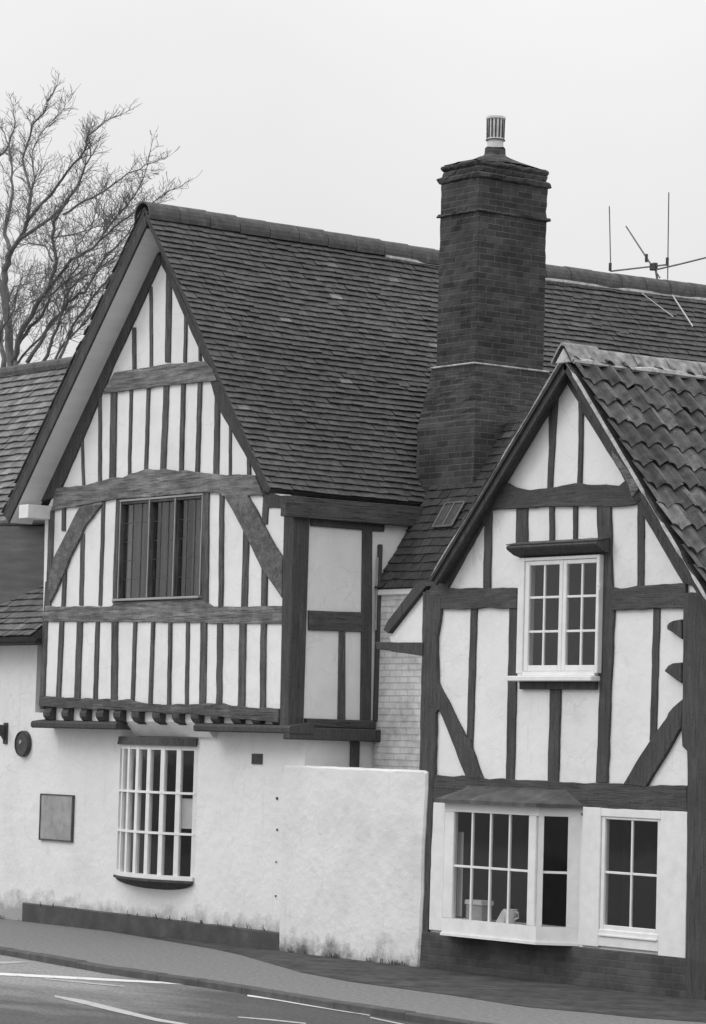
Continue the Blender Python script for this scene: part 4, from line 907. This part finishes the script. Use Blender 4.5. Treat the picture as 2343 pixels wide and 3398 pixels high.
bm = NB(); box(bm, (bk.x - .05, -.012, bk.z - .16), (bk.x + .04, .011, bk.z + .11), .004); obj('back_plate', bm, M['iron'], t)

# ------------------------------------------------------------------ television aerial on the ridge
AY = 8.0
A6 = lambda x, y: onY('c6', x, y, AY)
hub = A6(1330, 895)
t = thing('tv_aerial', 'thin television aerial with upright rods standing above the tiled ridge', 'aerial', (hub.x, AY, 8.0))
bm = NB(); tube(bm, [Vector((hub.x + .25, AY + .02, 7.4)), Vector((hub.x + .2, AY + .02, 8.2)), hub + Vector((0, .03, 0))], .016, 8); obj('mast', bm, M['alu'], t)
bm = NB(); tube(bm, [A6(1112, 918), A6(1330, 893), A6(1402, 884)], .012, 6); tube(bm, [A6(1335, 912), A6(1480, 878), A6(1600, 848), A6(1700, 822)], .012, 6); obj('boom', bm, M['alu'], t)
for a, b in (((1105, 588), (1112, 915)), ((1407, 518), (1401, 960))):
    bm = NB(); tube(bm, [A6(*a), A6(*b)], .0085, 6); obj('upright_rod', bm, M['alu'], t)
bm = NB(); p0, p1 = A6(1190, 690), A6(1362, 952); p0.y -= .0; tube(bm, [p0, A6(1302, 862), p1], [.011, .014, .011], 6); obj('slanting_rod', bm, M['alu'], t)
bm = NB(); box(bm, (hub.x - .06, AY - .03, hub.z - .05), (hub.x + .06, AY + .03, hub.z + .05), .01)
obj('hub_clamp', bm, M['iron'], t)
for a, b in ((1112, 895), (1402, 868), (1296, 850)):
    p = A6(a, b); bm = NB(); tube(bm, [p + Vector((0, -.01, -.06)), p + Vector((0, -.01, .05))], .022, 6); obj('clamp', bm, M['iron'], t)
# stay wires lying down the roof slope
Nr = Vector((Vr.z, 0, -Vr.x))
def onroof(k, x, y, h=.03):
    d = ray(k, x, y); O = Vector((EX, 0, EZ)) + Nr * h; return EYE + d * ((O - EYE).dot(Nr) / d.dot(Nr))
for i, (a, b) in enumerate((((1270, 1030), (1430, 1150)), ((1425, 1040), (1528, 1198)))):
    bm = NB(); tube(bm, [onroof('c6', *a, .04), onroof('c6', *b, .05)], .010 if i else .006, 5); obj('stay_wire', bm, M['pot'], t)

# ------------------------------------------------------------------ bare winter tree behind the roofs
TY = 10.0
T = None
limbs = [
 ([(70,2450),(75,2000),(50,1700),(25,1480),(30,1380),(70,1270)], 62, 42, 0),
 ([(70,1270),(30,1150),(60,1010),(85,880),(80,750),(72,620),(30,480),(0,430)], 30, 5, .5),
 ([(70,1270),(130,1180),(185,1060),(200,930),(200,850),(150,650),(210,430),(290,350),(330,240),(382,150)], 34, 3, 0),
 ([(185,1060),(330,900),(450,730),(560,600),(580,500),(700,400),(850,335)], 24, 3, -.4),
 ([(130,1180),(300,1070),(420,960),(520,820),(600,640),(585,500),(590,440)], 26, 4, .3),
 ([(420,1020),(560,930),(700,860),(850,745),(960,690),(1110,640)], 17, 3, -.3),
 ([(85,1990),(140,1800),(230,1640),(330,1490),(375,1330),(345,1180),(350,1080),(430,960),(480,860)], 40, 10, -.5),
 ([(330,1500),(470,1320),(620,1240),(720,1100),(800,1000),(890,900),(950,780),(1010,530)], 24, 3, -.8),
 ([(620,1240),(760,1100),(900,1000),(1000,950),(1080,890),(1230,810)], 16, 4, -.6),
 ([(180,2000),(300,1800),(450,1600),(560,1540),(690,1310),(800,1200),(900,1060)], 30, 6, .4),
 ([(380,2000),(480,1760),(600,1590),(700,1470),(800,1340),(860,1150)], 22, 5, .7),
 ([(200,930),(230,780),(215,600),(300,450),(420,330),(460,240)], 13, 2, .8),
 ([(30,1600),(-40,1300),(-80,1000),(-60,700),(60,560),(100,400),(70,260)], 30, 4, .6),
 ([(0,1800),(40,1650),(90,1500),(180,1420),(300,1410)], 16, 4, .9),
 ([(450,1600),(440,1470),(520,1360),(500,1230),(600,1120),(640,960),(720,760)], 13, 3, .1),
 ([(560,1540),(640,1390),(780,1290),(860,1280)], 11, 4, .9),
 ([(-20,1900),(30,1750),(100,1640),(120,1500),(330,1420)], 18, 3, -1),
 ([(100,2050),(110,1900),(200,1760),(280,1690),(330,1560),(420,1480),(560,1380)], 34, 8, .2),
 ([(260,2050),(330,1900),(400,1700),(430,1560),(520,1450),(640,1400),(760,1330)], 26, 5, -.2),
 ([(320,2050),(420,1880),(520,1780),(620,1660),(700,1590)], 20, 5, .3),
 ([(20,2050),(10,1800),(-30,1650)], 40, 20, .4),
 ([(350,1330),(300,1230),(200,1210),(110,1240)], 14, 4, .6),
 ([(345,1180),(500,1150),(640,1100),(760,1105)], 12, 3, .2),
 ([(60,2100),(200,1900),(350,1750),(420,1640),(560,1400)], 22, 6, 1.1),
]
cpx = .5013 / (F / 58.0)
bmL, bmT = NB(), NB(); rnd = random.Random(11); cpx *= 1.08
def grow(p, d, L, r, lev):
    n = 4; pts = [p]; q = p.copy(); dd = d.copy()
    for i in range(n):
        dd = (dd + Vector((rnd.gauss(0, .11), rnd.gauss(0, .11), rnd.gauss(.03, .1)))).normalized(); q = q + dd * (L / n); pts.append(q.copy())
    tube(bmT, pts, [max(.003, r * (1 - .2 * i)) for i in range(n + 1)], 4, False)
    if lev <= 0: return
    for i in range(rnd.randint(2, 4) if lev > 1 else rnd.randint(1, 3)):
        j = rnd.randint(1, n); 
        e = (dd + Vector((rnd.gauss(0, .55), rnd.gauss(0, .55), rnd.gauss(.1, .42)))).normalized()
        grow(pts[j], e, L * rnd.uniform(.5, .8), r * .62, lev - 1)
for px, r0, r1, dz in limbs:
    m = len(px); P = []
    for i, (x, y) in enumerate(px):
        a, b = px[max(0, i - 1)], px[i]
        if i: 
            for s in (.33, .67):
                P.append((a[0] + (b[0] - a[0]) * s + rnd.gauss(0, 5), a[1] + (b[1] - a[1]) * s + rnd.gauss(0, 5)))
        P.append((x, y))
    L = len(P); pts = [onY('c1', x, y, TY + dz * (1.3 * i / L)) for i, (x, y) in enumerate(P)]
    rad = [cpx * (r0 + (r1 - r0) * (i / (L - 1)) ** .8) * .5 for i in range(L)]
    if T is None:
        T = thing('bare_tree', 'leafless winter tree with fine twigs behind the roofs at upper left', 'tree', (pts[0].x, TY, 0))
        bmK = tube(NB(), [Vector((pts[0].x - .05, TY, -.15)), Vector((pts[0].x, TY, 3))] + pts, [rad[0] * 1.6, rad[0] * 1.2] + rad, 10); obj('trunk', bmK, M['bark'], T, smooth=True)
    else: tube(bmL, pts, rad, 7)
    for i in range(2, L):
        d = (pts[i] - pts[i - 1]).normalized(); rr = rad[i]
        for _ in range(4 if rr < .05 else 2):
            if rnd.random() < .8:
                e = (d + Vector((rnd.gauss(.1, .5), rnd.gauss(0, .5), rnd.gauss(.15, .45)))).normalized()
                grow(pts[i], e, rnd.uniform(.35, .75) * (1.1 if pts[i].z < 11.8 else .8) * (1 - .62 * i / L), min(rr * .42, .0075), 2 if i < .72 * L else 1)
obj('limbs', bmL, M['bark'], T, smooth=True); obj('twigs', bmT, M['bark'], T)

# ------------------------------------------------------------------ weeds at the foot of the walls
bm = NB(); rnd = random.Random(3)
spots = [(x, -.055, .0) for x in [rnd.uniform(-8.5, -5.6) for _ in range(26)]] + [(x, -.09, 0) for x in [rnd.uniform(.02, 2.4) for _ in range(16)]] + [(x, -.052, .22) for x in (-5.1, -4.85, -4.3, -3.1, -2.9, -2.5, -2.2, -1.9, -1.55, -1.2, -.9, -.6, -.3)]
for x, y, z in spots:
    for _ in range(rnd.randint(3, 7)):
        h = rnd.uniform(.02, .07); a = rnd.uniform(0, 6.28); r = rnd.uniform(.01, .03); p = Vector((x + rnd.gauss(0, .03), y, z - .012))
        q = p + Vector((math.cos(a) * r, -abs(math.sin(a)) * r, h)); s = Vector((.006, 0, 0))
        bm.faces.new([bm.verts.new(v) for v in (p - s, p + s, q + s * 1.3, q - s * .5)])
o = obj('wall_weeds', bm, M['weed']); o['kind'] = 'stuff'; o['label'] = 'tufts of weed along the foot of the white walls'; o['category'] = 'weeds'
